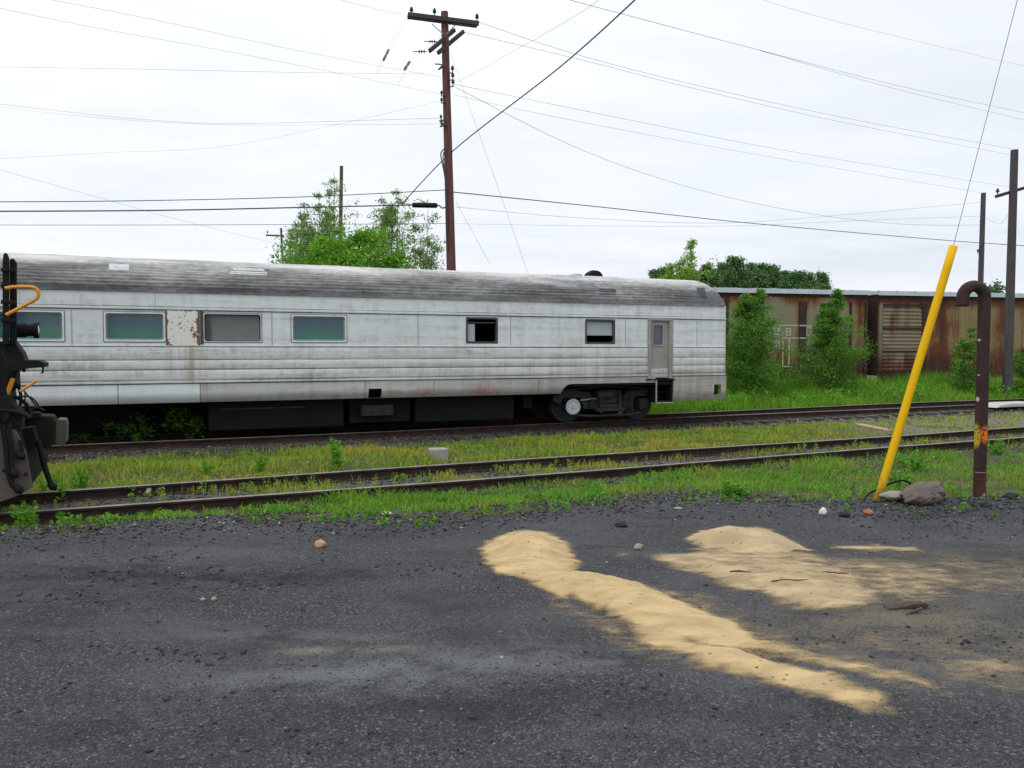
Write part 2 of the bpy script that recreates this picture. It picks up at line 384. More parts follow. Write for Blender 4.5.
for cx, cy, rx, ry, am, cl_ in ((-1.0, 4.30, .80, .20, .85, 0), (-.2, 4.5, 1.1, .13, .65, 0), (-.95, 4.71, .36, .05, .9, 1), (-1.1, 4.95, .8, .12, .45, 0), (.3, 4.65, .9, .12, .3, 0), (1.75, 4.35, .9, .3, .3, 0), (2.6, 5.3, 1.0, .35, .75, 2), (3.2, 4.7, 1.2, .36, .8, 2), (3.9, 6.6, 1.4, .5, .55, 2), (-3.2, 6.9, 1.6, .3, .25, 0)):
    g = t.mix(t.math('MULTIPLY', t.math('MULTIPLY', t.spot(v, (cx, cy, 0), (rx, ry, 9), .9), t.step(warp, .34, .62)), am), g, ((.150, .154, .168), (.24, .22, .18), (.17, .145, .105))[cl_])
for cx, cy, rx, ry, am in ((-3.1, 6.3, 1.5, .35, .7), (-1.9, 6.25, .9, .18, .7), (-1.75, 4.95, .6, .16, .6), (-3.4, 5.6, 1.2, .3, .5), (-.1, 4.95, .5, .2, .4), (1.3, 4.55, .9, .12, .5), (.6, 3.9, 1.6, .22, .35), (-2, 3.7, 1.5, .3, .35), (4.6, 6.6, 1.3, .35, .5)):
    g = t.mix(t.math('MULTIPLY', t.math('MULTIPLY', t.spot(v, (cx, cy, 0), (rx, ry, 9), .9), t.step(warp, .62, .40)), am), g, (.014, .0145, .017))
hgt = t.math('ADD', t.math('MULTIPLY', vd, -1.0), t.math('MULTIPLY', t.noise(v, 18, 5, .7), .8))
fin(t, b, g, .9, t.bump(hgt, .8, .02), 0, .25); M['dark_gravel'] = m

m, t, b = new_mat('stone_mix')
a = t.new('ShaderNodeAttribute', attribute_name='rnd').outputs['Fac']
g = t.ramp(a, [(0, (.016, .0165, .018)), (.55, (.052, .053, .057)), (.86, (.10, .098, .10)), (.955, (.17, .15, .135)), (1, (.42, .38, .34))])
fin(t, b, g, .9, None, 0, .25); M['stone_mix'] = m

# sand
def sand_mat(name, col):
    m, t, b = new_mat(name); v = t.obj()
    cv = t.new('ShaderNodeAttribute', attribute_name='cover').outputs['Fac']
    n = t.noise(v, 150, 3, .7); n2 = t.noise(t.scale(v, (.8, 1.6, 1)), 7, 6, .65)
    k = t.step(t.math('ADD', cv, t.math('ADD', t.math('MULTIPLY', t.math('SUBTRACT', n, .5), .9), t.math('MULTIPLY', t.math('SUBTRACT', n2, .5), 1.15))), .14, .92)
    big = t.noise(t.scale(v, (1, 2.2, 1)), 3.0, 5, .6)
    c = t.mix(t.step(big, .3, .7), tuple(x*.78 for x in col), tuple(min(1, x*1.12) for x in col))
    c = t.mix(t.math('MULTIPLY', t.step(t.noise(t.scale(v, (1, 2.5, 1), (4, 4, 0)), 4.5, 6, .7), .54, .74), .55), c, tuple(x*.55 for x in col))
    c = t.mix(t.math('MULTIPLY', t.step(t.sep(t.voro(v, 60))[0], .988, .995), .7), c, (.07, .06, .05))
    nr = t.bump(t.noise(v, 160, 3, .7), .35, .004, t.bump(t.noise(t.scale(v, (1, 2, 1)), 6, 4), .35, .03))
    fin(t, b, c, .95, nr, 0, .15)
    tr = t.new('ShaderNodeBsdfTransparent'); mx = t.new('ShaderNodeMixShader', {0: k, 1: tr.outputs[0], 2: b.outputs[0]})
    t.l.new(mx.outputs[0], m.node_tree.nodes['Material Output'].inputs[0]); M[name] = m
sand_mat('sand', (.455, .33, .175))
sand_mat('sand_pale', (.40, .305, .18))

# ground (soil, cinder ballast by the tracks)
m, t, b = new_mat('ground_soil'); v = t.obj()
w = t.math('SUBTRACT', t.dot(v, (-math.sin(PHT), math.cos(PHT), 0)), 12.88*math.cos(PHT))
n = t.noise(v, 1.1, 6, .65); n2 = t.noise(v, 9, 5, .7); vc = t.sep(t.voro(v, 38))[0]
soil = t.ramp(n2, [(.3, (.030, .028, .018)), (.55, (.065, .065, .028)), (.75, (.11, .10, .045))])
cin = t.ramp(vc, [(0, (.022, .021, .020)), (.6, (.062, .058, .054)), (1, (.15, .14, .13))])
pale = t.ramp(vc, [(0, (.06, .055, .048)), (.6, (.15, .14, .12)), (1, (.26, .24, .21))])
a1 = t.step(t.math('ABSOLUTE', w), 1.25, .9); a2 = t.step(t.math('ABSOLUTE', t.math('SUBTRACT', w, WREAR-.25)), 1.9, 1.3)
cin_m = t.math('MAXIMUM', t.math('MAXIMUM', a1, a2), t.step(n, .56, .66))
c = t.mix(cin_m, soil, cin)
east = t.math('MULTIPLY', t.step(t.sep(v)[0], 7, 11), t.math('MULTIPLY', t.step(w, .6, 1.1), t.step(w, 6.6, 6.2)))
c = t.mix(t.math('MULTIPLY', east, t.step(n, .35, .5)), c, pale)
c = t.mix(t.step(w, 9, 12), c, t.ramp(n2, [(.3, (.03, .06, .012)), (.7, (.07, .12, .025))]))
fin(t, b, c, .95, t.bump(t.math('ADD', n2, t.math('MULTIPLY', vc, .5)), .6, .03), 0, .2); M['ground_soil'] = m

# foliage / grass: colour from two per-blade attributes, light passes through the blade
def leaf_mat(name, a, b_, dry=(.30, .24, .07), trans=.35, rough=.6):
    m, t, b = new_mat(name)
    r_ = t.new('ShaderNodeAttribute', attribute_name='rnd').outputs['Fac']; dr = t.new('ShaderNodeAttribute', attribute_name='dry').outputs['Fac']
    c = t.mix(dr, t.mix(r_, a, b_), dry)
    fin(t, b, c, rough, None, 0, .25)
    tl = t.new('ShaderNodeBsdfTranslucent', {'Color': c}); mx = t.new('ShaderNodeMixShader', {0: trans, 1: b.outputs[0], 2: tl.outputs[0]})
    t.l.new(mx.outputs[0], m.node_tree.nodes['Material Output'].inputs[0]); M[name] = m
leaf_mat('grass_short', (.12, .25, .018), (.31, .48, .04), (.46, .36, .07))
leaf_mat('grass_lawn', (.075, .21, .012), (.19, .41, .028), (.36, .33, .07))
leaf_mat('grass_tall', (.06, .20, .010), (.21, .47, .025), (.34, .38, .06))
leaf_mat('leaf_weed', (.07, .25, .02), (.20, .46, .04), (.25, .27, .05))
leaf_mat('leaf_strip', (.10, .24, .02), (.30, .46, .05), (.42, .34, .07))
leaf_mat('leaf_shrub', (.030, .125, .014), (.17, .40, .035), (.20, .32, .05))
leaf_mat('leaf_bright', (.07, .24, .008), (.20, .44, .02), (.26, .38, .04))
leaf_mat('leaf_wispy', (.12, .23, .06), (.27, .43, .12), (.30, .36, .14))
leaf_mat('leaf_young', (.15, .30, .03), (.34, .54, .07), (.34, .40, .11))
leaf_mat('leaf_far', (.050, .125, .045), (.14, .27, .085), (.14, .2, .08), .2)

# ================================================================== ground, gravel lot
def grid_axis(fine0, fine1, st, far0, far1):
    a = list(np.arange(fine0, fine1+1e-6, st)); g = st; x = fine1
    while x < far1: g *= 1.35; x += g; a.append(x)
    g = st; x = fine0
    while x > far0: g *= 1.35; x -= g; a.insert(0, x)
    return np.array(a)
def grid_faces(nx, ny):
    i = np.arange(nx*ny).reshape(ny, nx)
    return np.stack([i[:-1, :-1].ravel(), i[:-1, 1:].ravel(), i[1:, 1:].ravel(), i[1:, :-1].ravel()], 1)
gx = grid_axis(-16, 32, .25, -2500, 2500); gy = grid_axis(-4, 42, .25, -60, 3500)
GX, GY = np.meshgrid(gx, gy); GZ = terrain(GX, GY)
GZ = GZ-.05*sstep(edge(GX)-GY, .15, .6)     # tucked under the gravel lot
g = mesh_np('ground', np.stack([GX.ravel(), GY.ravel(), GZ.ravel()], 1), [grid_faces(len(gx), len(gy))], 4, [M['ground_soil']], smooth=True)
tag(g, kind='structure', label='weedy soil and cinder ground around the tracks')

xs = np.arange(-14, 16.01, .07); ys = np.arange(-5, 11.5, .07)
LX, LY = np.meshgrid(xs, ys); LZ = lot_z(LX, LY)
msk = (LY < edge(LX)+(fbm(LX*1.6, LY*1.6, 5)-.5)*1.3+(fbm(LX*8, LY*8, 9, 3)-.5)*.45)
fc = grid_faces(len(xs), len(ys)); mk = msk.ravel(); fc = fc[mk[fc].all(1)]
lot = mesh_np('gravel_lot', np.stack([LX.ravel(), LY.ravel(), LZ.ravel()], 1), [fc], 4, [M['dark_gravel']], smooth=True)
tag(lot, kind='structure', label='dark grey gravel yard filling the foreground')

# loose stones on the lot
def stones(name, P, size, rnd, mat, flat=.6):
    n = len(P)
    o8 = np.array([(1,0,0),(-1,0,0),(0,1,0),(0,-1,0),(0,0,1),(0,0,-1)], float)
    V = o8[None]*(1+RNG.uniform(-.35, .35, (n, 6, 1))); an = RNG.uniform(0, 6.28, n)
    c_, s_ = np.cos(an)[:, None], np.sin(an)[:, None]
    asp = RNG.uniform(.6, 1.0, (n, 1)); x = V[:, :, 0]; y = V[:, :, 1]*asp
    V = np.stack([x*c_-y*s_, x*s_+y*c_, V[:, :, 2]*flat+RNG.uniform(-.15, .15, (n, 6))], 2)*size[:, None, None]+P[:, None, :]
    f8 = np.array([(0,2,4),(2,1,4),(1,3,4),(3,0,4),(2,0,5),(1,2,5),(3,1,5),(0,3,5)])
    Fc = (np.arange(n)[:, None, None]*6+f8[None]).reshape(-1, 3)
    return mesh_np(name, V.reshape(-1, 3), [Fc], 3, [mat], attrs={'rnd': np.repeat(rnd, 6)})
def lot_points(n, x0, x1, y0, y1, slack=.35):
    x = RNG.uniform(x0, x1, n); y = RNG.uniform(y0, y1, n); k = y < edge(x)+RNG.normal(0, slack, n); return x[k], y[k]
n = 60000; yy = 2.6+(RNG.uniform(0, 1, n)**1.35)*7.6; xx = RNG.uniform(-1, 1, n)*(yy*.68+.5)
k = (yy < edge(xx)+RNG.normal(0, .3, n)) & (fbm(xx*1.5, yy*2.2, 77)+RNG.normal(0, .12, n) > .43); xx, yy = xx[k], yy[k]
sz = .0025+.0045*RNG.power(.45, len(xx))+.016*(RNG.uniform(0, 1, len(xx)) > .991)*RNG.uniform(.3, 1, len(xx))
st_ = stones('loose_gravel', np.stack([xx, yy, lot_z(xx, yy)+sz*.25], 1), sz, RNG.uniform(0, 1, len(xx)), M['stone_mix'])
tag(st_, 'loose small dark and pale stones scattered over the gravel yard', 'gravel', kind='stuff')
cx_, cy_, cz_ = [], [], []
for px, py, sx, sy, m_ in ((150,577,.55,.10,150), (215,590,.6,.12,140), (185,655,.22,.06,70), (120,560,.5,.08,90), (420,572,.5,.10,110), (570,690,.4,.06,40), (960,640,.5,.12,70), (880,535,.9,.12,120), (720,520,.9,.08,120), (60,600,.5,.1,90)):
    q = onz(px, py); cx_.append(RNG.normal(q[0], sx, m_)); cy_.append(RNG.normal(q[1], sy, m_)); cz_.append(.005+.022*RNG.power(.5, m_)*RNG.uniform(.4, 1, m_))
xx, yy, sz = np.concatenate(cx_), np.concatenate(cy_), np.concatenate(cz_)
cl_ = stones('coal_clods', np.stack([xx, yy, lot_z(xx, yy)+sz*.2], 1), sz, RNG.uniform(0, .75, len(xx)), M['stone_mix'])
tag(cl_, 'dark cinder crumbs lying in streaks on the gravel yard', 'cinders', kind='stuff')
# rougher cinders along the edge of the lot
n = 9000; xx = RNG.uniform(-7, 11, n); yy = edge(xx)+RNG.normal(-.1, .38, n); sz = RNG.uniform(.006, .024, n)
ed = stones('cinder_rubble', np.stack([xx, yy, np.where(yy < edge(xx)+.1, lot_z(xx, yy), terrain(xx, yy))+sz*.3], 1), sz, RNG.uniform(0, .985, n), M['stone_mix'])
tag(ed, 'coarse dark cinders along the edge of the gravel yard', 'cinders', kind='stuff')
# ballast at the tracks
n = 26000; vv = RNG.uniform(-14, 42, n); ww = np.where(RNG.uniform(0, 1, n) < .4, RNG.uniform(-1.3, 1.3, n), RNG.normal(WREAR-.9, .9, n))
xx = DT[0]*vv-math.sin(PHT)*ww; yy = 12.88+DT[1]*vv+math.cos(PHT)*ww; sz = RNG.uniform(.012, .04, n)
bl = stones('track_ballast', np.stack([xx, yy, terrain(xx, yy)+sz*.2], 1), sz, RNG.uniform(.1, .97, n), M['stone_mix'])
tag(bl, 'dark stone ballast between and beside the rails', 'ballast', kind='stuff')

# ------------------------------------------------------------------ sand spills
def poly_sd(px, py, poly):
    P = np.asarray(poly); d = np.full(px.shape, 1e9); inside = np.zeros(px.shape, bool)
    for i in range(len(P)):
        a = P[i]; b = P[(i+1) % len(P)]; e = b-a; tt = np.clip(((px-a[0])*e[0]+(py-a[1])*e[1])/(e@e), 0, 1)
        d = np.minimum(d, np.hypot(px-a[0]-tt*e[0], py-a[1]-tt*e[1]))
        if a[1] != b[1]:
            c = (a[1] > py) != (b[1] > py); inside ^= c & (px < (b[0]-a[0])*(py-a[1])/(b[1]-a[1])+a[0])
    return np.where(inside, d, -d)
def sand(name, patches, mounds, label, mat, res=.022):
    """patches: (pixel outline, fade width, full cover); mounds: (px, py, height, radius)"""
    W_ = [([onz(*p)[:2] for p in poly], fade, full) for poly, fade, full in patches]
    allp = np.array([p for poly, _, _ in W_ for p in poly]); lo = allp.min(0)-.5; hi = allp.max(0)+.5
    xs = np.arange(lo[0], hi[0], res); ys = np.arange(lo[1], hi[1], res); X_, Y_ = np.meshgrid(xs, ys)
    wx = X_+(fbm(X_*3, Y_*3, 41)-.5)*.22; wy = Y_+(fbm(X_*3, Y_*3, 47)-.5)*.30
    cov = np.zeros(X_.shape); hh = np.zeros(X_.shape)
    for poly, fade, full in W_:
        sd = poly_sd(wx, wy, poly); cov = np.maximum(cov, sstep(sd, -fade, fade*.8)*full)
        hh = np.maximum(hh, np.clip(sd, 0, .2)*.10*full)
    for mx, my, h, r in mounds:
        c = onz(mx, my); dd = np.hypot((X_-c[0])/r[0], (Y_-c[1])/r[1]); hh = hh+h*sstep(dd, 1.15, .0)*(.85+.3*fbm(X_*5, Y_*5, 3))
    hh = hh+((fbm(X_*5+2, Y_*9, 61, 3)-.5)*.035+(fbm(X_*2.2+7, Y_*4, 67, 2)-.5)*.03)*sstep(cov, .3, 1)
    Z_ = lot_z(X_, Y_)+.004+np.maximum(hh, 0)*sstep(cov, .2, .7)
    fc = grid_faces(len(xs), len(ys)); k = (cov.ravel() > .02)[fc].any(1)
    used, inv = np.unique(fc[k], return_inverse=True)
    V = np.stack([X_.ravel(), Y_.ravel(), Z_.ravel()], 1)[used]
    o = mesh_np(name, V, [inv.reshape(-1, 4)], 4, [mat], smooth=True, attrs={'cover': cov.ravel()[used]})
    return tag(o, label, 'sand', 'sand spilled on the gravel', 'stuff')
sand('sand_spill', [
    ([(487,549),(500,538),(524,533),(545,534),(560,542),(572,552),(576,562),(573,574),(600,577),(634,585),(665,598),(700,610),(728,624),(752,640),(772,658),(740,652),(700,643),(668,640),(640,630),(610,611),(590,600),(565,598),(545,590),(520,578),(500,576),(490,566)], .10, 1.0),
    ([(625,622),(672,638),(716,649),(760,664),(812,682),(850,692),(884,704),(888,710),(850,704),(800,694),(745,682),(700,666),(655,650)], .13, .95),
    ([(700,622),(740,634),(790,650),(850,664),(925,682),(945,694),(880,684),(800,668),(740,655)], .17, .62),
    ([(560,590),(640,640),(720,676),(660,662),(600,634),(560,610)], .22, .42),
    ([(700,600),(760,625),(830,655),(900,680),(960,700),(880,690),(780,655),(720,630)], .28, .40)],
    [(530,551,.12,(.36,.42)), (590,585,.05,(.4,.3)), (640,606,.06,(.5,.35)), (735,657,.03,(.4,.2))],
    'long tapering spill of yellow sand, its rounded heap at the left end', M['sand'])
sand('sand_spill', [
    ([(690,541),(700,533),(728,528),(762,531),(795,541),(812,548),(770,554),(735,553),(706,550)], .11, 1.0),
    ([(690,550),(740,548),(800,552),(830,562),(780,572),(720,566)], .20, .66),
    ([(652,557),(700,554),(760,557),(800,563),(850,579),(880,592),(860,606),(810,605),(770,596),(735,592),(700,577),(665,566)], .17, .74),
    ([(740,585),(800,580),(870,592),(860,608),(800,606)], .14, .86),
    ([(835,548),(870,544),(915,545),(912,550),(870,551)], .10, .80),
    ([(790,558),(870,560),(940,572),(970,588),(910,602),(840,590)], .35, .52),
    ([(900,556),(980,560),(1040,580),(1030,600),(960,596)], .45, .36),
    ([(640,588),(690,592),(730,604),(700,612),(660,600)], .22, .38),
    ([(930,655),(985,654),(1030,664),(1040,690),(975,684)], .30, .50),
    ([(830,632),(890,632),(930,642),(880,650)], .28, .34),
    ([(612,555),(624,553),(628,557),(614,558)], .09, .50)],
    [(742,543,.09,(.52,.45)), (780,578,.03,(.8,.4)), (820,597,.02,(.5,.3))],
    'shorter flatter spill of pale sand farther back towards the yellow guard, trampled thin at the edges', M['sand_pale'])

# ------------------------------------------------------------------ railway tracks
def rail_mb(L0, L1, yc):
    prof = [(-.070,-.16),(.070,-.16),(.070,-.147),(.012,-.128),(.010,-.045),(.034,-.034),(.034,-.006),(.026,0),(-.026,0),(-.034,-.006),(-.034,-.034),(-.010,-.045),(-.012,-.128),(-.070,-.147)]
    mb = MB(); n = len(prof); segs = 24; V = []; Fs = []; mi = []
    for i in range(segs+1):
        x = L0+(L1-L0)*i/segs; dy = .015*math.sin(x*.5+yc); dz = .012*math.sin(x*.33+yc*2)
        V += [(x, yc+p[0]+dy, p[1]+dz) for p in prof]
    b = 0; mb.v = V
    for i in range(segs):
        for k in range(n):
            mb.f.append([i*n+k, i*n+(k+1) % n, (i+1)*n+(k+1) % n, (i+1)*n+k]); mb.m.append(1 if k in (6, 7, 8) else 0)
    mb.f += [list(range(n)), list(range(segs*n, segs*n+n))]; mb.m += [0, 0]
    return mb
def track(w0, label, lo, hi):
    org = T0+np.array([-math.sin(PHT), math.cos(PHT), 0])*w0
    rt = empty('railway_track', (org[0], org[1], -.10), label, 'railway track', PHT, 'tracks through the yard')
    for s in (-1, 1): rail_mb(lo, hi, s*.7525).build('rail', [M['rail_side'], M['rail_top']], rt)
    tie = MB().box(-.11, .11, -1.28, 1.28, -.30, -.165).build('tie', M['tie_wood'], rt, bevel=.012)
    xs = np.arange(-13, 38, .56); tie.location.x = float(xs[0])
    for x in xs[1:]:
        c = tie.copy(); COL.objects.link(c); c.parent = rt; c.location = (float(x)+random.uniform(-.04, .04), random.uniform(-.05, .05), random.uniform(-.02, .004)); c.rotation_euler.z = random.uniform(-.03, .03)
    return rt
track(0, 'front railway track with rusty rails sunk in weeds beside the gravel yard', -14, 60)
track(WREAR, 'rear railway track carrying the silver passenger car', -20, 60)

# ================================================================== passenger car
PHC = R(22.8); DC = np.array([math.cos(PHC), math.sin(PHC), 0]); NC = np.array([math.sin(PHC), -math.cos(PHC), 0])
CC = np.array([2.0746, 21.2164, -.1])-NC*.7525
car = empty('passenger_rail_car', CC, 'long weathered silver streamlined passenger car with ribbed sides and fluted grey roof', 'railway car', PHC)
UL, UR, HW = -22.1, 3.85, 1.5
WINS = [(-20.6,-19.5),(-18.5,-17.4),(-15.6,-14.4),(-13.45,-12.16),(-11.44,-10.33),(-9.57,-8.43),(-7.78,-6.6),(-3.73,-2.96),(-.53,.29)]
WZ0, WZ1 = 2.08, 2.66
DU0, DU1, DZ0, DZ1 = 1.30, 2.07, 1.14, 2.74
def ribz(z):
    """outward bulge of the side at height z"""
    for a, b_ in ((1.28, 1.485), (1.495, 1.69), (1.70, 1.965)):
        if a <= z <= b_: tt = (z-a)/(b_-a); return .003+.011*math.sin(math.pi*tt)**.5
    if 1.21 <= z <= 1.27: return .024
    if 1.972 <= z <= 1.998: return .014
    if 2.725 <= z <= 2.775: return .020
    return 0.0
zc_ = [1.20, 1.209, 1.212, 1.268, 1.272]
for a, b_ in ((1.28, 1.485), (1.495, 1.69), (1.70, 1.965)): zc_ += [a+(b_-a)*k/10 for k in range(11)]
zc_ += [1.971, 1.974, 1.996, 2.0, WZ0, WZ1, 2.722, 2.727, DZ1, 2.773, 2.778, 2.95, 3.10]
zc_ = sorted(zc_)
uc_ = [UL, UL+.12]
for a, b_ in WINS: uc_ += [a, b_]
uc_ += [DU0, DU1, UR-.12, UR-.05, UR]
uc_ = sorted(uc_)
def wall(sgn, mb):
    nu, nz = len(uc_), len(zc_); V = []
    for z in zc_:
        for u in uc_:
            e = max(0, u-(UR-.12))/.12; ins = .07*e*e
            V.append((u, sgn*(HW+ribz(z)-ins), z))
    Fs = []; Ms = []
    for j in range(nz-1):
        for i in range(nu-1):
            um, zm = (uc_[i]+uc_[i+1])/2, (zc_[j]+zc_[j+1])/2
            if WZ0 < zm < WZ1 and any(a < um < b_ for a, b_ in WINS): continue
            if DU0 < um < DU1 and DZ0 < zm < DZ1: continue
            q = (j*nu+i, j*nu+i+1, (j+1)*nu+i+1, (j+1)*nu+i)
            Fs.append(q if sgn < 0 else q[::-1]); Ms.append(1 if zm < 1.97 else 0)
    b0 = len(mb.v); mb.v += V
    mb.f += [[b0+k for k in q] for q in Fs]; mb.m += Ms
mb = MB(); wall(-1, mb); wall(1, mb)
ye = HW-.07
mb.add([(UR,-ye,1.0),(UR,ye,1.0),(UR,ye,3.1),(UR,-ye,3.1)], [(0,1,2,3)])
mb.add([(UL,-HW,1.0),(UL,HW,1.0),(UL,HW,3.1),(UL,-HW,3.1)], [(3,2,1,0)])
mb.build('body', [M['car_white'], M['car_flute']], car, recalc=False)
# vertical plate seams on the window band and letterboard
for u in (-14.1, -12.02, -8.2, -4.93, -2.6, .62, 2.85): MB().box(u-.010, u+.010, -HW-.005, -HW+.01, 2.002, 2.72).build('plate_seam', M['seam'], car)
for u in (-12.9, -10.5, -6.1, -2.9, 1.0): MB().box(u-.005, u+.005, -HW-.003, -HW+.01, 2.78, 3.095).build('plate_seam', M['seam'], car)
mb = MB().box(-21.9, 3.7, -HW+.03, HW-.03, .98, 1.10); mb.build('underframe', M['dark_under'], car)
# partitions and floor inside, so that the broken window looks into darkness
MB().box(-21.9, 3.6, -HW+.08, HW-.08, 1.12, 1.15).build('cabin_floor', M['interior_dark'], car)
MB().box(-21.9, 3.55, .2, .24, 1.16, 3.05).build('cabin_partition', M['interior_dark'], car)

# roof: an arch with long flutes, rounded down at its right end
ts = np.linspace(0, 1, 181); prof = []
for k, tt in enumerate(ts):
    an = math.pi*tt; y = -HW*math.copysign(abs(math.cos(an))**.80, math.cos(an)); z = .79*abs(math.sin(an))**.86
    prof.append((y, z))
P = np.array(prof); dP = np.gradient(P, axis=0); nn = np.stack([-dP[:, 1], dP[:, 0]], 1); nn /= np.linalg.norm(nn, axis=1)[:, None]
arc = np.concatenate([[0], np.cumsum(np.hypot(*np.diff(P, axis=0).T))])
rib = .017*np.abs(np.sin(arc*math.pi/.075))*np.where((P[:, 1] > .05) & (P[:, 1] < .62), 1, .1)
us = list(np.linspace(UL, 3.1, 40))+[3.2, 3.3, 3.4, 3.5, 3.58, 3.66, 3.72, 3.78, 3.82, UR]
V = []
for u in us:
    q = max(0, (u-3.2)/(UR-3.2+.015)); s = max(.0, 1-q**3.2)**.5; sy = 1-.07*max(0, (u-(UR-.12))/.12)**2
    ra = rib if u < 2.9 else rib*.2
    for k in range(len(P)):
        wob = .006*math.sin(u*2.1+k*.21)+.005*math.sin(u*5.3+k*.4)
        V.append((u, (P[k, 0]+nn[k, 0]*ra[k])*sy*(1-.12*(1-s)*(P[k, 1] > .3)), 3.10+(P[k, 1]+nn[k, 1]*ra[k]+wob*min(1, P[k, 1]*2))*s))
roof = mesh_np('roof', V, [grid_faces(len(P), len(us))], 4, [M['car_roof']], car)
# eave strip
MB().box(UL, UR-.1, -HW-.028, -HW-.002, 3.085, 3.105).build('eave_strip', M['car_roof'], car)
def on_roof(u, z):
    """y of the near roof surface at height z above the rail"""
    h = z-3.10; k = int(np.argmin(np.abs(P[:90, 1]-h))); return P[k, 0], P[k], nn[k], k
def roof_plate(name, u0, u1, z0, z1, mat, off=.012, n=6, wob=0):
    mb = MB(); V = []
    for j in range(n+1):
        z = z0+(z1-z0)*j/n; y, p, nr, k = on_roof(u0, z)
        for u in (u0, u1):
            for o in (off+.012, -.02): V.append((u+random.uniform(-wob, wob), y+nr[0]*o, z+nr[1]*o))
    Fs = []
    for j in range(n):
        a = j*4; Fs += [(a, a+4, a+6, a+2), (a, a+1, a+5, a+4), (a+2, a+6, a+7, a+3)]
    Fs += [(0, 2, 3, 1), (n*4, n*4+1, n*4+3, n*4+2)]
    mb.add(V, Fs); return mb.build(name, mat, car)
roof_plate('roof_panel', -11.35, -10.98, 3.50, 3.64, M['white_plate'])
roof_plate('roof_panel', -9.0, -8.3, 3.51, 3.66, M['white_plate'], .004, 6, .06); roof_plate('roof_panel_edge', -9.12, -8.24, 3.485, 3.69, M['dark_patch'], -.004, 6, .07)
roof_plate('roof_panel', -.10, .36, 3.32, 3.47, M['dark_patch'], .002, 4, .04)
roof_plate('roof_panel', 2.95, 3.2, 3.3, 3.6, M['dark_patch'], -.003, 4, .06)
# roof ventilator: low half dome with an open dark mouth and its cowl
vx, vy, vz = .30, -.35, 3.855
mb = MB(); V = []; n = 14
for j in range(5):
    yy_ = vy-.16+.32*j/4; r = .235*(1-.12*abs(j-2)/2)
    for k in range(n+1): a = math.pi*k/n; V.append((vx+r*math.cos(a), yy_, vz+.20*math.sin(a)*(r/.235)))
mb.add(V, [(j*(n+1)+k, j*(n+1)+k+1, (j+1)*(n+1)+k+1, (j+1)*(n+1)+k) for j in range(4) for k in range(n)])
mb.add([(vx, vy-.145, vz)]+V[:n+1], [(0, k+2, k+1) for k in range(n)]); mb.build('roof_ventilator', M['black_iron'], car)
MB().box(vx-.34, vx+.34, vy-.22, vy+.25, vz-.06, vz+.02).box(vx+.4, vx+.75, vy-.1, vy+.2, vz-.06, vz+.035).box(vx-.62, vx-.38, vy-.1, vy+.3, vz-.05, vz+.08).build('ventilator_base', M['white_plate'], car, bevel=.02)

# windows
def rrect(u0, u1, z0, z1, r, n=5):
    pts = []
    for cx, cz, a0 in ((u1-r, z0+r, -90), (u1-r, z1-r, 0), (u0+r, z1-r, 90), (u0+r, z0+r, 180)):
        for k in range(n+1): a = R(a0+90*k/n); pts.append((cx+r*math.cos(a), cz+r*math.sin(a)))
    return pts
def ring(mb, u0, u1, z0, z1, wd, r, y0, y1, sgn=-1, outr=.02):
    o = rrect(u0, u1, z0, z1, outr); i = rrect(u0+wd, u1-wd, z0+wd, z1-wd, r); n = len(o)
    V = [(p[0], sgn*y0, p[1]) for p in o]+[(p[0], sgn*y0, p[1]) for p in i]+[(p[0], sgn*y1, p[1]) for p in i]+[(p[0], sgn*y1, p[1]) for p in o]
    Fs = []
    for k in range(n):
        q = (k+1) % n
        Fs += [(k, q, n+q, n+k), (n+k, n+q, 2*n+q, 2*n+k), (3*n+k, 3*n+q, q, k)]
    mb.add(V, Fs)
def pane_mb(u0, u1, z0, z1, y, th=.012): return MB().box(u0, u1, y, y+th, z0, z1)
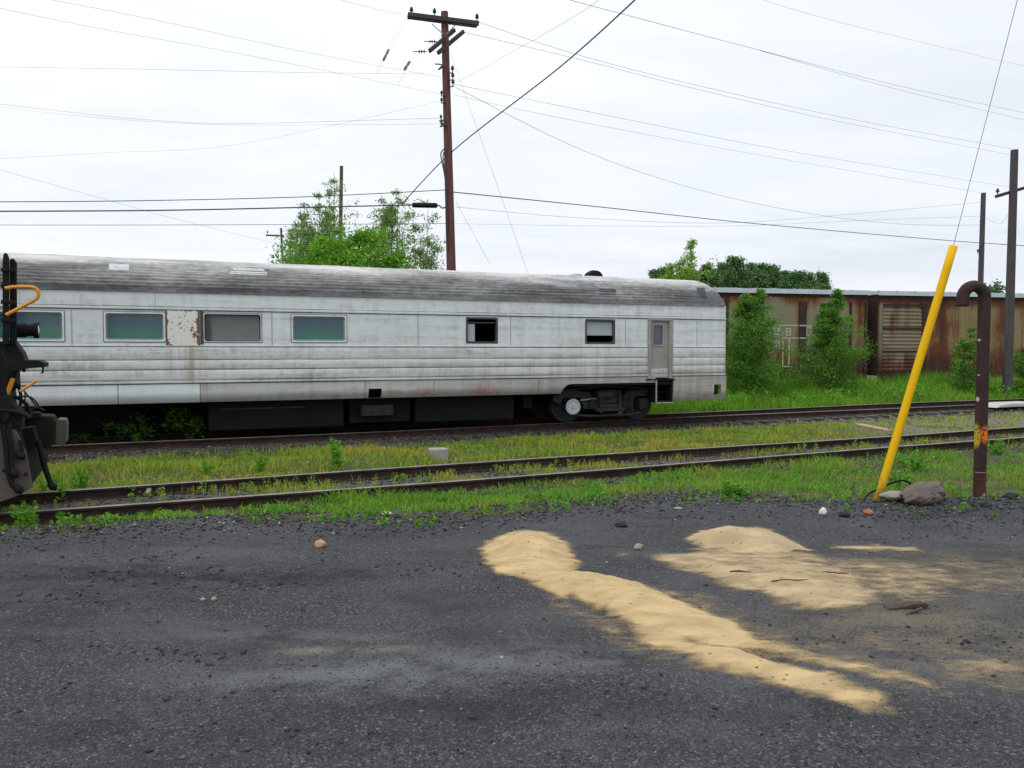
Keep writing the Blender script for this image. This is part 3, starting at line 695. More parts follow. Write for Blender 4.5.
for sgn in (-1, 1):
    for i, (a, b_) in enumerate(WINS):
        kind = {5: 'screen', 7: 'broken', 8: 'half'}.get(i, 'glass') if sgn < 0 else 'glass'
        lab = None
        if sgn < 0: lab = {4: 'window with a greenish dirty pane', 5: 'window covered by a grey screen', 6: 'window with a blue-green pane in a worn metal frame', 7: 'broken black window without glass', 8: 'window with a pale blind pulled down above a dark gap'}.get(i)
        mb = MB(); ring(mb, a-.012, b_+.012, WZ0-.012, WZ1+.012, .034 if kind != 'screen' else .016, .05, HW+.010, HW-.07, sgn)
        fr = mb.build('window', M['rubber_seal'] if kind in ('broken', 'half') else M['car_white'], car, bevel=.004)
        if lab: fr['label'] = lab
        mb = MB(); ring(mb, a-.026, b_+.026, WZ0-.026, WZ1+.026, .013, .055, HW+.005, HW-.02, sgn, .03); mb.build('gasket', M['seal_dark'], fr)
        y = sgn*(HW-.055)
        if kind == 'glass':
            mb = MB(); ring(mb, a+.022, b_-.022, WZ0+.022, WZ1-.022, .032, .045, HW-.03, HW-.06, sgn, .05); mb.build('seal', M['seal_grey'], fr)
            pane_mb(a+.05, b_-.05, WZ0+.05, WZ1-.05, y-.006).build('pane', M['window_glass'], fr)
        elif kind == 'screen':
            pane_mb(a+.02, b_-.02, WZ0+.02, WZ1-.02, y+.01).build('screen', M['grey_screen'], fr)
            MB().box(a+.04, a+.12, y-.03, y+.005, WZ0+.03, WZ1-.03).build('seal', M['rubber_seal'], fr)
        elif kind == 'broken':
            MB().box(a+.03, a+.22, y-.0, y+.012, WZ0+.03, WZ1-.14).build('screen', M['blind'], fr)
            MB().box(a+.03, b_-.03, y-.005, y+.02, WZ1-.12, WZ1-.09).build('seal', M['rubber_seal'], fr)
        elif kind == 'half':
            MB().box(a+.03, b_-.03, y, y+.012, WZ0+.20, WZ1-.03).build('blind', M['blind'], fr)
            MB().box(a+.03, b_-.03, y-.012, y-.002, WZ0+.19, WZ0+.215).build('seal', M['galv'], fr)
# rusty peeling panel between two windows
MB().box(-10.31, -9.655, -HW-.016, -HW-.002, 1.995, 2.735).build('access_panel', M['peeling_panel'], car, bevel=.004)['label'] = 'rusty access panel with peeling white paint'
MB().box(-9.645, -9.585, -HW-.012, -HW+.0, 2.02, 2.72).build('panel_edge', M['rubber_seal'], car)

# vestibule door
dr = MB().box(DU0+.13, DU1-.13, -HW+.05, -HW+.10, DZ0+.02, DZ1-.09)
# a hole for the window is left by building the leaf from four pieces
mb = MB(); a, b_, z0, z1 = DU0+.10, DU1-.10, DZ0+.03, DZ1-.07; w0, w1, q0, q1 = 1.49, 1.79, 2.03, 2.56
for bx in ((a, w0, z0, z1), (w1, b_, z0, z1), (w0, w1, z0, q0), (w0, w1, q1, z1)): mb.box(bx[0], bx[1], -HW+.045, -HW+.09, bx[2], bx[3])
door = mb.build('door', M['door_taupe'], car); door['label'] = 'taupe vestibule door with one narrow upright window'
mb = MB(); ring(mb, w0-.035, w1+.035, q0-.035, q1+.035, .04, .05, HW-.030, HW-.08, -1, .06); mb.build('window_frame', M['door_taupe'], door)
pane_mb(w0-.01, w1+.01, q0-.01, q1+.01, -HW+.065).build('pane', M['door_glass'], door)
MB().box(a+.02, b_-.02, -HW+.02, -HW+.044, 1.17, 1.40).build('kick_plate', M['car_white'], door, bevel=.006)
MB().tube([(w1+.07, -HW+.03, 1.85), (w1+.07, -HW-.0, 1.85), (w1+.07, -HW-.0, 1.75), (w1+.07, -HW+.03, 1.75)], .008, 6).build('handle', M['galv'], door)
mb = MB(); mb.box(DU0-.01, DU0+.105, -HW-.018, -HW+.06, DZ0, DZ1-.07).box(DU1-.105, DU1+.01, -HW-.018, -HW+.06, DZ0, DZ1-.07).box(DU0-.01, DU1+.01, -HW-.018, -HW+.06, DZ1-.069, DZ1+.012)
mb.build('door_frame', M['door_taupe'], car, bevel=.008)
for u in (DU0+.03, DU1-.03): MB().tube([(u, -HW-.02, 1.3), (u, -HW-.06, 1.33), (u, -HW-.06, 2.05), (u, -HW-.02, 2.08)], .011, 6).build('grab_rail', M['galv'], car)
# steps below the door
mb = MB(); mb.box(1.56, 1.60, -HW+.0, -HW+.75, .50, 1.13).box(2.05, 2.09, -HW-.0, -HW+.75, .50, 1.13).box(1.601, 2.049, -HW+.70, -HW+.75, .5, 1.13)
for k, z in enumerate((.52, .75, .97)): mb.box(1.602, 2.048, -HW+.03+.2*k, -HW+.26+.2*k, z, z+.03)
mb.build('steps', M['black_iron'], car)
MB().box(1.55, 1.585, -HW-.022, -HW-.002, .50, 1.14).box(1.55, 2.10, -HW-.022, -HW-.002, .49, .515).build('step_frame', M['skirt_taupe'], car)
MB().box(1.25, 2.15, -HW-.03, -HW+.03, 1.105, 1.135).build('threshold', M['black_iron'], car)

# skirt panels, curled under at the bottom
def skirt(u0, u1, zb, mat, arch=None, lab=None, hole=None):
    n = 10; cu = [u0+.006, u1-.006]
    if arch: cu = [u0+.006, -1.5, -1.205]+[-1.2+.28*k/10 for k in range(11)]+[-.5, .5, u1-.006]
    if hole: cu = sorted(set([u0+.006, u1-.006, hole[0], hole[1]]))
    zs = [1.195-(1.195-zb)*k/n for k in range(n+1)]
    if hole: zs = sorted(set(zs+[hole[2], hole[3]]), reverse=True)
    def yof(z): q = max(0, (1.0-z)/(1.0-.8)) if zb > .7 else max(0, (.85-z)/.3); return -HW-.004+.085*min(1.2, q)**2
    V = []; Fs = []
    for u in cu:
        for z in zs:
            zz = z
            if arch: zmin = arch(u); zz = 1.195-(1.195-zmin)*((1.195-z)/(1.195-zb))
            V.append((u, yof(zz), zz)); V.append((u, yof(zz)+.02, zz))
    m_ = len(zs)
    for i in range(len(cu)-1):
        for j in range(m_-1):
            if hole and hole[0] <= (cu[i]+cu[i+1])/2 <= hole[1] and hole[2] <= (zs[j]+zs[j+1])/2 <= hole[3]: continue
            a_ = (i*m_+j)*2; c_ = ((i+1)*m_+j)*2
            Fs += [(a_, a_+2, c_+2, c_), (a_+1, c_+1, c_+3, a_+3)]
        a_ = (i*m_+m_-1)*2; c_ = ((i+1)*m_+m_-1)*2; Fs.append((a_, a_+1, c_+1, c_))
    for i in (0, len(cu)-1):
        for j in range(m_-1): a_ = (i*m_+j)*2; Fs.append((a_, a_+1, a_+3, a_+2))
    mb = MB(); mb.add(V, Fs); o = mb.build('skirt_panel', mat, car, smooth=True)
    if lab: o['label'] = lab
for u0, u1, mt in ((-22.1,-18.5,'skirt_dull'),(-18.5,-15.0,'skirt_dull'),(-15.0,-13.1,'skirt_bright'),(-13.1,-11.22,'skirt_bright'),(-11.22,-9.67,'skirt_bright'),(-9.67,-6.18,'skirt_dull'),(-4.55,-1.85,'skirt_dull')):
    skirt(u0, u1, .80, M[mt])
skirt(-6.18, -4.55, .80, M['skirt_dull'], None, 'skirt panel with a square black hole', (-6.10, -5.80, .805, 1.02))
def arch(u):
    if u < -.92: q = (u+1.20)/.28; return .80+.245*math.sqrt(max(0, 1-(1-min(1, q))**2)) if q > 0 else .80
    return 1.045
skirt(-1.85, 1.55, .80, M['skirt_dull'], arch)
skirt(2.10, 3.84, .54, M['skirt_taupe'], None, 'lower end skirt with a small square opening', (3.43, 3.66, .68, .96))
MB().box(-21.9, 3.6, HW-.04, HW-.01, .62, 1.19).build('skirt_panel', M['dark_under'], car)

# equipment boxes hanging below the floor; long far-side box added to block lit grass
for u0, u1, y0, y1, z0, z1, nm in ((-9.5,-6.6,-1.15,.9,.15,.97,'battery_box'),(-6.45,-5.0,-1.05,-.2,.20,.97,'equipment_or_blocker_box'),(-4.9,-2.35,-1.12,.8,.17,.97,'water_tank'),(-14.5,-10.9,-.1,1.15,.10,.97,'equipment_or_blocker_box'),(-2.0,-1.75,-.9,.9,.4,.97,'equipment_or_blocker_box'),(-21.5,1.5,1.2,1.34,-.3,.97,'far_side_blocker')):
    nm = 'equipment_or_blocker_box' if nm == 'far_side_blocker' else nm
    bx = MB().box(u0, u1, y0, y1, z0, z1).build(nm, M['dark_under'], car, bevel=.03)
    if nm == 'battery_box': MB().box(u0+.25, u1-.9, y0-.025, y0-.002, .60, .635).build('hinge_bar', M['truck_steel'], bx)
MB().box(-6.2, -5.45, -1.2, -1.06, .38, .62).build('valve_plate', M['truck_steel'], car)
MB().box(-21.9, 3.5, -.25, .25, .62, .975).build('center_sill', M['dark_under'], car)

# four-wheel truck
def truck(uc, pale):
    tr = MB(); fr = None
    for s in (-1, 1):
        y0, y1 = s*1.02-.06, s*1.02+.06
        tr.extr([(uc-1.62,.60),(uc-1.55,.80),(uc-1.2,.88),(uc-.55,.80),(uc-.45,.62),(uc+.45,.62),(uc+.55,.80),(uc+1.2,.88),(uc+1.55,.80),(uc+1.62,.60),(uc+1.4,.50),(uc+1.33,.66),(uc+.83,.66),(uc+.7,.36),(uc-.7,.36),(uc-.83,.66),(uc-1.33,.66),(uc-1.4,.50)], y0, y1)
    tr.box(uc-.35, uc+.35, -1.15, 1.15, .50, .85)
    fr = tr.build('truck', M['truck_steel'], car, bevel=.015)
    for x in (-1.08, 1.08):
        for s in (-1, 1):
            w = MB(); w.lathe((uc+x, s*.72, .455), [(.05,-.07),(.40,-.07),(.455,-.062),(.455,.045),(.48,.06),(.48,.075),(.05,.075)] if s > 0 else [(.05,.07),(.40,.07),(.455,.062),(.455,-.045),(.44,-.065),(.36,-.07),(.33,-.045),(.16,-.05),(.14,-.09),(.05,-.09)], 'y', 36)
            w.build('wheel', M['truck_steel'], fr, smooth=True)
            j = MB(); j.box(uc+x-.13, uc+x+.13, s*1.03-.11, s*1.03+.11, .32, .60)
            j.lathe((uc+x, s*1.145, .455), [(.12,-.03),(.12,.025),(.06,.035)] if s > 0 else [(.12,.03),(.12,-.025),(.06,-.035)], 'y', 20)
            j.build('journal_box', M['truck_steel'], fr, bevel=.01)
        MB().tube([(uc+x, -.7, .455), (uc+x, .7, .455)], .08, 12).build('axle', M['truck_steel'], fr)
    if pale:
        h = MB(); h.lathe((uc-1.08, -1.18, .44), [(.205,.03),(.205,-.004),(.17,-.02),(.15,-.004),(.06,-.012),(.05,-.03),(.01,-.03)], 'y', 28); h.build('hub_disc', M['pale_hub'], fr)
    for s in (-1, 1):
        for dx in (-.52, .52):
            for k in range(5): pass
            pts = [(uc+dx+.085*math.cos(a), s*1.06+.085*math.sin(a), .40+.28*a/(2*math.pi*5)) for a in np.linspace(0, 2*math.pi*5, 60)]
            MB().tube(pts, .018, 6).build('spring', M['truck_steel'], fr)
        MB().tube([(uc-.95, s*1.10, .22), (uc-.6, s*1.10, .18), (uc+.6, s*1.10, .18), (uc+.95, s*1.10, .22)], .035, 8).build('equalizer_bar', M['truck_steel'], fr)
        MB().lathe((uc-.15, s*1.16, .72), [(.09,-.24),(.10,-.22),(.10,.2),(.05,.24)], 'x', 16).tube([(uc+.1, s*1.16, .72), (uc+.75, s*1.14, .60)], .02, 6).build('brake_cylinder', M['truck_steel'], fr)
        MB().tube([(uc-.85, s*1.12, .60), (uc+.1, s*1.13, .66)], .02, 6).build('brake_rod', M['galv'], fr)
        for dx in (-.28, .28): MB().box(uc+dx-.03, uc+dx+.03, s*1.20-.03, s*1.20+.03, .26, .84).build('hanger', M['truck_steel'], fr, bevel=.006)
        MB().box(uc-.42, uc+.42, s*1.13-.10, s*1.13+.10, .30, .39).box(uc-.30, uc+.30, s*1.13-.08, s*1.13+.08, .40, .48).build('spring_plank', M['truck_steel'], fr, bevel=.01)
        for x in (-.58, .58): MB().extr([(uc+x-.07, .25), (uc+x+.07, .25), (uc+x+.05, .62), (uc+x-.05, .62)], s*.68-.06, s*.68+.06).build('brake_shoe', M['truck_steel'], fr)
        MB().tube([(uc-1.5, s*1.16, .86), (uc-.5, s*1.17, .93), (uc+.6, s*1.17, .92), (uc+1.45, s*1.16, .82)], .022, 6).tube([(uc+.6, s*1.17, .92), (uc+.66, s*1.2, .5), (uc+.7, s*1.16, .25)], .018, 6).build('air_pipe', M['truck_steel'], fr)
truck(.36, True); truck(-18.0, False)
# end details
MB().box(UR+.003, UR+.12, -.5, .5, 1.0, 3.2).build('diaphragm', M['black_iron'], car, bevel=.03)
MB().box(UR-.9, UR+.55, -.12, .12, .66, .9).box(UR+.42, UR+.72, -.2, .2, .6, .96).build('coupler', M['coupler_steel'], car, bevel=.03)

# ================================================================== rusty boxcars
PHB = R(13); DB = np.array([math.cos(PHB), math.sin(PHB), 0]); NB = np.array([math.sin(PHB), -math.cos(PHB), 0])
BB = np.array([16.515, 36.686, 0.0])
def boxcar(u_off, label):
    return empty('boxcar', BB+DB*u_off, label, 'railway car', PHB, 'rusty boxcars behind the weeds')
def boxcar_common(root, u0, u1, mat, y_near=0.0, depth=3.0, z0=.62, z1=4.33):
    b = MB().box(u0, u1, y_near+.0, y_near+depth, z0, z1).build('body', mat, root)
    for ue in (u0-.03, u1): MB().box(ue, ue+.03, y_near+.02, y_near+depth-.02, z0+.05, z1-.03).build('shaded_end_panel', M['rust_dark'], root)  # dark end faces: the gap's shade painted in as colour
    MB().box(u0-.1, u1+.1, y_near-.125, y_near-.096, z1-.03, z1+.17).build('roof_edge', M['roof_zinc'], root)
    # shallow pitched roof of overlapping sheets
    r = MB(); n = 16
    for k in range(n):
        a = u0-.08+(u1-u0+.16)*k/n; c = u0-.08+(u1-u0+.16)*(k+1)/n+.03
        dz = .012 if k % 2 else 0
        r.extx([(y_near-.09, z1+.004+dz), (y_near-.09, z1+.15+dz), (y_near+depth/2, z1+.30+dz), (y_near+depth+.09, z1+.15+dz), (y_near+depth+.09, z1+.004+dz)], a, c)
        r.box(a-.02, a+.025, y_near-.14, y_near-.04, z1+.10, z1+.19)
    r.build('roof', M['roof_zinc'], root)
    MB().box(u0-.02, u1+.02, y_near-.035, y_near-.002, z1-.16, z1-.002).build('eave_beam', M['rust_dark'], root)
    MB().box(u0-.02, u1+.02, y_near-.05, y_near-.002, z0-.16, z0+.12).build('side_sill', M['rust_dark'], root)
    for uc in (u0+1.9, u1-1.9):
        for x in (-.85, .85):
            w = MB()
            w.lathe((uc+x, y_near+.78, .16), [(.05,-.07),(.38,-.07),(.42,-.05),(.42,.07),(.05,.07)], 'y', 24); w.build('wheel', M['rust_dark'], root)
        MB().extr([(uc-1.15, .1), (uc-1.1, .3), (uc-.4, .46), (uc+.4, .46), (uc+1.1, .3), (uc+1.15, .1), (uc+.5, -.02), (uc-.5, -.02)], y_near+.5, y_near+.6).build('truck_frame', M['rust_dark'], root)
    return b
lb = boxcar(-.33, 'rust streaked olive boxcar with faded white stencilling, partly hidden by two shrubs')
boxcar_common(lb, -15.2, 0, M['rust_olive'])
for u, wd, mt in ((-.06,.14,'rust_dark'),(-.32,.10,'rust_tan'),(-.86,.10,'rust_dark'),(-1.9,.14,'rust_dark'),(-3.3,.36,'rust_dark'),(-5.3,.14,'rust_dark'),(-7.0,.14,'rust_dark'),(-9.0,.3,'rust_dark'),(-11,.14,'rust_dark'),(-13,.14,'rust_dark')):
    MB().box(u-wd/2, u+wd/2, -.07, -.002, .76, 3.98).build('side_post', M[mt], lb, bevel=.01)
MB().box(-3.9, -2.9, -.09, -.003, .30, .48).build('jacking_bracket', M['rust_dark'], lb)
MB().box(-3.5, -3.1, -.075, -.055, 3.55, 3.95).build('gusset', M['rust_dark'], lb)
for z in (3.05, 2.4, 1.75): MB().box(-1.82, -.92, -.04, -.002, z, z+.10).build('side_band', M['rust_dark'], lb)
# white stencil marks on the side, outlines only
def mk(*bars):
    mb = MB()
    for x0, x1, z0, z1 in bars: mb.box(x0, x1, -.011, -.003, z0, z1)
    mb.build('stencil_mark', M['graffiti_white'], lb)
mk((-4.95, -3.49, 2.86, 2.92))
mk((-4.28, -3.49, 2.30, 2.36), (-4.28, -4.21, 1.10, 2.30), (-3.97, -3.90, 1.14, 2.30), (-4.28, -3.80, 1.04, 1.10))
mk((-4.12, -4.05, 2.44, 2.78), (-3.92, -3.85, 2.44, 2.78), (-4.05, -3.92, 2.44, 2.50), (-4.05, -3.92, 2.58, 2.64), (-4.05, -3.92, 2.73, 2.78))
mk((-3.10, -3.04, 2.44, 2.86), (-2.88, -2.82, 2.44, 2.86), (-3.04, -2.88, 2.78, 2.84), (-3.04, -2.88, 2.44, 2.5), (-3.10, -2.82, 2.86, 2.91))
for z in (1.95, 1.6, 1.3): mk((-3.04, -2.92, z, z+.10))
for z in (2.86, 2.30): MB().box(-3.47, -3.13, -.079, -.072, z, z+.06).build('stencil_mark', M['graffiti_white'], lb)
MB().box(-4.75, -4.40, -.010, -.003, 2.46, 2.80).build('faded_patch', M['blind'], lb); MB().box(-4.70, -4.40, -.010, -.003, 1.85, 2.2).build('faded_patch', M['blind'], lb)

rb = boxcar(.28, 'rusty tan boxcar with a corrugated bay beside the gap, behind the bent pipe')
boxcar_common(rb, 0, 15.2, M['rust_tan'])
mb = MB(); V = []; Fs = []; zz = np.linspace(.80, 3.95, 223)
for z in zz:
    y = -.045-.014*math.copysign(abs(math.sin(z*math.pi/.085))**.7, math.sin(z*math.pi/.085)); V += [(.20, y, z), (2.28, y, z)]
for k in range(len(zz)-1): Fs.append((2*k, 2*k+1, 2*k+3, 2*k+2))
mb.add(V, Fs); mb.build('corrugated_panel', M['rust_rib'], rb)
for u, wd, mt in ((.08,.16,'rust_rib'),(2.42,.24,'rust_dark')): MB().box(u-wd/2, u+wd/2, -.085, -.002, .76, 3.98).build('side_post', M[mt], rb, bevel=.01)
for u in (4.2, 6.1, 8.0, 10, 12, 14): MB().box(u-.05, u+.05, -.04, -.002, .76, 3.98).build('side_post', M['rust_tan'], rb, bevel=.01)
MB().box(.16, 2.3, -.088, -.078, 3.80, 3.90).box(.16, 2.3, -.088, -.078, 2.75, 2.84).box(.16, 2.3, -.088, -.078, 1.72, 1.78).build('side_band', M['rust_dark'], rb)
# ladder in the gap
for k in range(7): MB().box(.002, .03, .1, .5, .9+k*.42, .93+k*.42).build('ladder_rung', M['rust_dark'], rb)
# couplers between the cars
MB().box(-.45, 0, 1.35, 1.65, .55, .85).build('coupler', M['rust_dark'], rb)

# ================================================================== rail vehicle at the left edge (front track)
NT_ = np.array([math.sin(PHT), -math.cos(PHT), 0])
rv0 = onplane(10, 480, T0, NT_); rv0[2] = -.1
rv = empty('rail_vehicle', rv0, 'dark rail vehicle end with orange-yellow handrails and big coupler at the left edge', 'rail vehicle', PHT)
def lv(px, py, w=0.0):
    """pixel -> (u, y, z) in the vehicle's own frame, on the plane w metres in front (-) or behind (+) the track centre"""
    q = onplane(px, py, T0-NT_*w, NT_)-rv0; return (float(np.dot(q, DT)), w, float(q[2]))
def lpoly(pts, w): return [(lambda a: (a[0], a[2]))(lv(x, y, w)) for x, y in pts]
WN = -.95
mb = MB(); mb.extr(lpoly([(3,262),(3,345),(9,345),(9,258),(7,253),(4,254)], WN), WN-.05, WN+.05)
mb.extr(lpoly([(9.4,259),(9.4,345),(16,345),(16,262),(13,258)], WN), WN+.02, WN+.12)
for y in (268, 284, 300, 318): mb.extr(lpoly([(1.5,y),(1.5,y+4),(17,y+5),(17,y+1)], WN), WN-.07, WN-.051)
mb.build('end_post', M['black_iron'], rv, bevel=.01)
mb = MB(); mb.extr(lpoly([(0,342),(15,340),(24,352),(28,362),(18,372),(19,386),(12,392),(14,402),(-6,404),(-8,345)], -.7), -.9, -.5)
mb.build('end_bracket', M['black_iron'], rv, bevel=.015)
mb = MB(); mb.extr(lpoly([(10,360),(40,360),(46,363),(46,367),(30,368),(12,372)], -.8), -1.0, -.45); mb.tube([lv(43,366,-.8), lv(43,372,-.8), lv(41,373,-.8)], .012, 6)
mb.build('end_platform', M['black_iron'], rv, bevel=.012)
# lamp
a = lv(16, 329, -.75); e = lv(34, 331, -.75); rl = .095
lm = MB().lathe((a[0], -.75, (a[2]+e[2])/2), [(.03,0),(.085,.0),(.085,.10),(.07,.11),(.075,.2),(rl,.23),(rl,e[0]-a[0])], 'x', 20).build('lamp', M['black_iron'], rv, smooth=True)
MB().lathe((e[0]+.0, -.75, (a[2]+e[2])/2), [(rl-.012,.001),(rl-.015,.02),(.06,.045),(.02,.055)], 'x', 20).build('lens', M['glass_lens'], lm, smooth=True)
def smooth_path(pts, n=6):
    P_ = [Vector(p) for p in pts]; out = []
    for i in range(len(P_)-1):
        p0 = P_[max(i-1, 0)]; p1 = P_[i]; p2 = P_[i+1]; p3 = P_[min(i+2, len(P_)-1)]
        for k in range(n):
            s = k/n; out.append(.5*((2*p1)+(p2-p0)*s+(2*p0-5*p1+4*p2-p3)*s*s+(3*p1-p0-3*p2+p3)*s**3))
    return out+[P_[-1]]
def hand(pts, r=.018, mat='orange_yellow', nm='handrail', w=-1.08): return MB().tube(smooth_path([lv(x, y, w) for x, y in pts]), r, 8).build(nm, M[mat], rv, smooth=True)
hand([(5,288.5),(14,287),(30,287),(36,289),(38.5,293),(37,298),(31,302),(6,315)], .020)
hand([(4.5,402),(13,378.5)], .024); hand([(20,391.5),(27,387),(36,381)], .017)
hand([(10,397.5),(30,397),(40,408)], .010, 'black_iron', 'cut_lever'); hand([(24,391),(30,398),(36,406)], .008, 'black_iron', 'cut_lever'); hand([(25,392),(25,412)], .008, 'black_iron', 'cut_lever')
# coupler
mb = MB(); mb.extr(lpoly([(-30,418),(28,416),(30,440),(-30,444)], 0), -.12, .12)
mb.extr(lpoly([(25,421),(32,414),(54,415),(57,421),(56,441),(50,447),(38,446),(27,441)], 0), -.2, .2); mb.extr(lpoly([(20,413),(40,412),(42,418),(20,420)], -.25), -.3, -.12)
cp = mb.build('coupler', M['coupler_steel'], rv, bevel=.02)
MB().extr(lpoly([(56,421),(59,418),(67,418.5),(68,424),(67.5,441),(64,444),(56,443)], .05), -.13, .2).build('knuckle', M['knuckle_rust'], cp, bevel=.015)
# pilot plates and hoses
MB().extr(lpoly([(-40,432),(16,430),(26,452),(33,487),(24,492),(15,496),(-2,502),(-40,512)], -1.2), -1.25, -1.19).build('pilot_plate', M['plow_plate'], rv)
mb = MB(); p0 = lv(16, 432, -1.1); p1 = lv(31, 486, -1.1)
mb.add([(p0[0], -1.18, p0[2]), (p0[0], 1.2, p0[2]), (p1[0], 1.2, p1[2]), (p1[0], -1.18, p1[2]), (p0[0]-.03, -1.18, p0[2]), (p0[0]-.03, 1.2, p0[2]), (p1[0]-.03, 1.2, p1[2]), (p1[0]-.03, -1.18, p1[2])], [(0,1,2,3),(7,6,5,4),(0,4,5,1),(1,5,6,2),(2,6,7,3),(3,7,4,0)])
mb.build('pilot_plate', M['black_iron'], rv)
def hose(pts, w, r=.028):
    h = MB().tube(smooth_path([lv(x, y, w) for x, y in pts]), r, 8).build('air_hose', M['rubber'], rv, smooth=True)
    q = lv(*pts[-1], w); MB().tube([(q[0]-.03, w, q[2]+.05), (q[0]+.01, w, q[2]), (q[0]+.05, w, q[2]-.02)], [.035, .048, .03], 8).build('hose_coupling', M['black_iron'], h)
hose([(38,440),(41,452),(45,468),(52,487)], -.45, .032); hose([(3,425),(6,448),(8,470),(12,484),(18,490)], -1.30); hose([(9,424),(12,446),(12,466),(14,474)], -1.32, .02); hose([(20,440),(22,452),(20,456)], -1.3, .02)
MB().extr(lpoly([(-40,404),(16,404),(24,410),(24,430),(-40,434)], -1.0), -1.15, -.9).build('end_beam', M['coupler_steel'], rv, bevel=.02)
# clutter on the end: angle cocks, brackets, chain, bolts
for pts, w_, r_ in ((((2,392),(14,396),(26,404),(30,414)), -.6, .022), (((0,410),(18,412),(30,418)), -1.2, .03), (((18,384),(21,398),(19,412),(24,420)), -.85, .018), (((0,350),(6,368),(4,390),(10,410)), -1.15, .025), (((16,345),(22,356),(24,372)), -.75, .02), (((30,412),(36,408),(44,411)), -.3, .02)):
    MB().tube(smooth_path([lv(x, y, w_) for x, y in pts], 5), r_, 7).build('air_pipe', M['black_iron'], rv, smooth=True)
for x, y, w_ in ((4,440,-1.26),(4,470,-1.26),(22,448,-1.26),(26,474,-1.26),(12,440,-1.26),(10,349,-.92),(13,360,-.92),(8,376,-.92),(6,411,-1.16),(18,411,-1.16),(6,424,-1.16),(18,424,-1.16)):
    q = lv(x, y, w_); MB().lathe(q, [(.020,.01),(.020,-.012),(.012,-.018)], 'y', 6).build('bolt', M['coupler_steel'], rv)
MB().extr(lpoly([(1,398),(9,394),(13,404),(9,420),(3,424)], -1.18), -1.22, -1.16).build('bracket', M['black_iron'], rv, bevel=.008)
MB().extr(lpoly([(20,428),(34,426),(38,440),(30,452),(22,447)], -.5), -.6, -.35).build('bracket', M['black_iron'], rv, bevel=.01)
# the rest of the vehicle, off to the left
uf = lv(-8, 400, -1.0)[0]
MB().box(uf-9, uf-.02, -1.35, 1.35, .98, 1.35).build('deck', M['black_iron'], rv, bevel=.02)
MB().box(uf-9, uf-1.9, -.85, .85, 1.36, 3.6).build('hood', M['black_iron'], rv, bevel=.08)
for x in (-2.2, -4.4):
    for s in (-1, 1): MB().lathe((uf+x, s*.72, .45), [(.05,-.07),(.40,-.07),(.455,-.06),(.455,.06),(.05,.07)], 'y', 28).build('wheel', M['truck_steel'], rv)

# ================================================================== poles and wires
def lean_pole(name, base, top, r0, r1, mat, label, cat='utility pole', group='utility poles'):
    root = empty(name, base, label, cat, 0, group)
    tv = np.array(top)-np.array(base)
    MB().tube([tv*k/8 for k in range(9)], [r0+(r1-r0)*k/8 for k in range(9)], 12).build('shaft', M[mat], root, smooth=True)
    return root, tv
YP = 28.0
pb = at(451.5, 280, YP); pt = at(444.5, 12, YP)
sl = (pt-pb)/(pt[2]-pb[2]); pb = pb+sl*(-.4-pb[2])
pole, tv = lean_pole('utility_pole', pb, pt, .185, .125, 'pole_brown', 'tall red-brown utility pole with a wide crossarm, rising behind the passenger car')
def onp(px, py, dy=0): q = at(px, py, YP+dy)-pb; return q
def beam(mb, a, b_, hw, hh):
    a, b_ = Vector(a), Vector(b_); tg = (b_-a).normalized(); up = Vector((0, 0, 1)); sd = tg.cross(up).normalized(); u2 = sd.cross(tg)
    V = [p+sd*i*hw+u2*j*hh for p in (a, b_) for i, j in ((-1,-1),(1,-1),(1,1),(-1,1))]
    mb.add(V, [(0,1,2,3),(7,6,5,4),(0,4,5,1),(1,5,6,2),(2,6,7,3),(3,7,4,0)])
def insul(par, p, s=1.0, mat='insulator'):
    MB().lathe(tuple(p), [(.02,-.12*s),(.02,0),(.055*s,.01*s),(.075*s,.05*s),(.045*s,.08*s),(.06*s,.11*s),(.03*s,.16*s)], 'z', 10).build('insulator', M[mat], par, smooth=True)
for dy, l, r_ in ((-.2, (408,14.5), (479,23.5)), (.2, (407.5,16.5), (477,25.5))):
    mb = MB(); beam(mb, onp(*l, dy), onp(*r_, dy), .05, .075); mb.build('crossarm', M['arm_wood'], pole, bevel=.008)
for q in ((411.5,11), (434.5,12.5), (477,18)): insul(pole, onp(*q, 0)+np.array([0, 0, -.02]), 1.0)
for dy, l, r_ in ((-.22, (429.5,51), (454.5,30)), (.22, (438,53), (463.5,31.5))):
    mb = MB(); a = onp(*l, dy-.7); b_ = onp(*r_, dy+.7); beam(mb, a, b_, .045, .065); mb.build('crossarm', M['arm_wood'], pole, bevel=.008)
for l, r_ in (((432,24), (443,34)), ((455,25), (447,34))): MB().tube([onp(*l, -.25), onp(*r_, -.18)], .018, 6).build('brace', M['galv'], pole)
for pts in (((424,41.5),(437,41.5)), ((413,51.5),(427,51.5))):
    a, b_ = onp(*pts[0], -.3), onp(*pts[1], -.3); mb = MB(); L_ = b_-a
    mb.tube([a, b_], .015, 6)
    for s in (.45, .62, .8): c_ = a+L_*s; mb.tube([c_-L_*.045, c_, c_+L_*.045], [.03, .075, .03], 10)
    mb.build('insulator', M['insulator'], pole)
for q in ((452.5,70), (452.8,77), (453,83.5)): insul(pole, onp(*q, -.2)+np.array([0, 0, 0]), .9); MB().tube([onp(447,q[1]+3,-.1), onp(q[0],q[1]+3,-.2)], .02, 6).build('bracket', M['insulator'], pole)
for q in ((441.5,94), (441.5,101), (441,118), (441.5,124)): insul(pole, onp(*q, -.2), .7); MB().tube([onp(447,q[1]+2,-.1), onp(q[0],q[1]+2,-.2)], .018, 6).build('bracket', M['insulator'], pole)
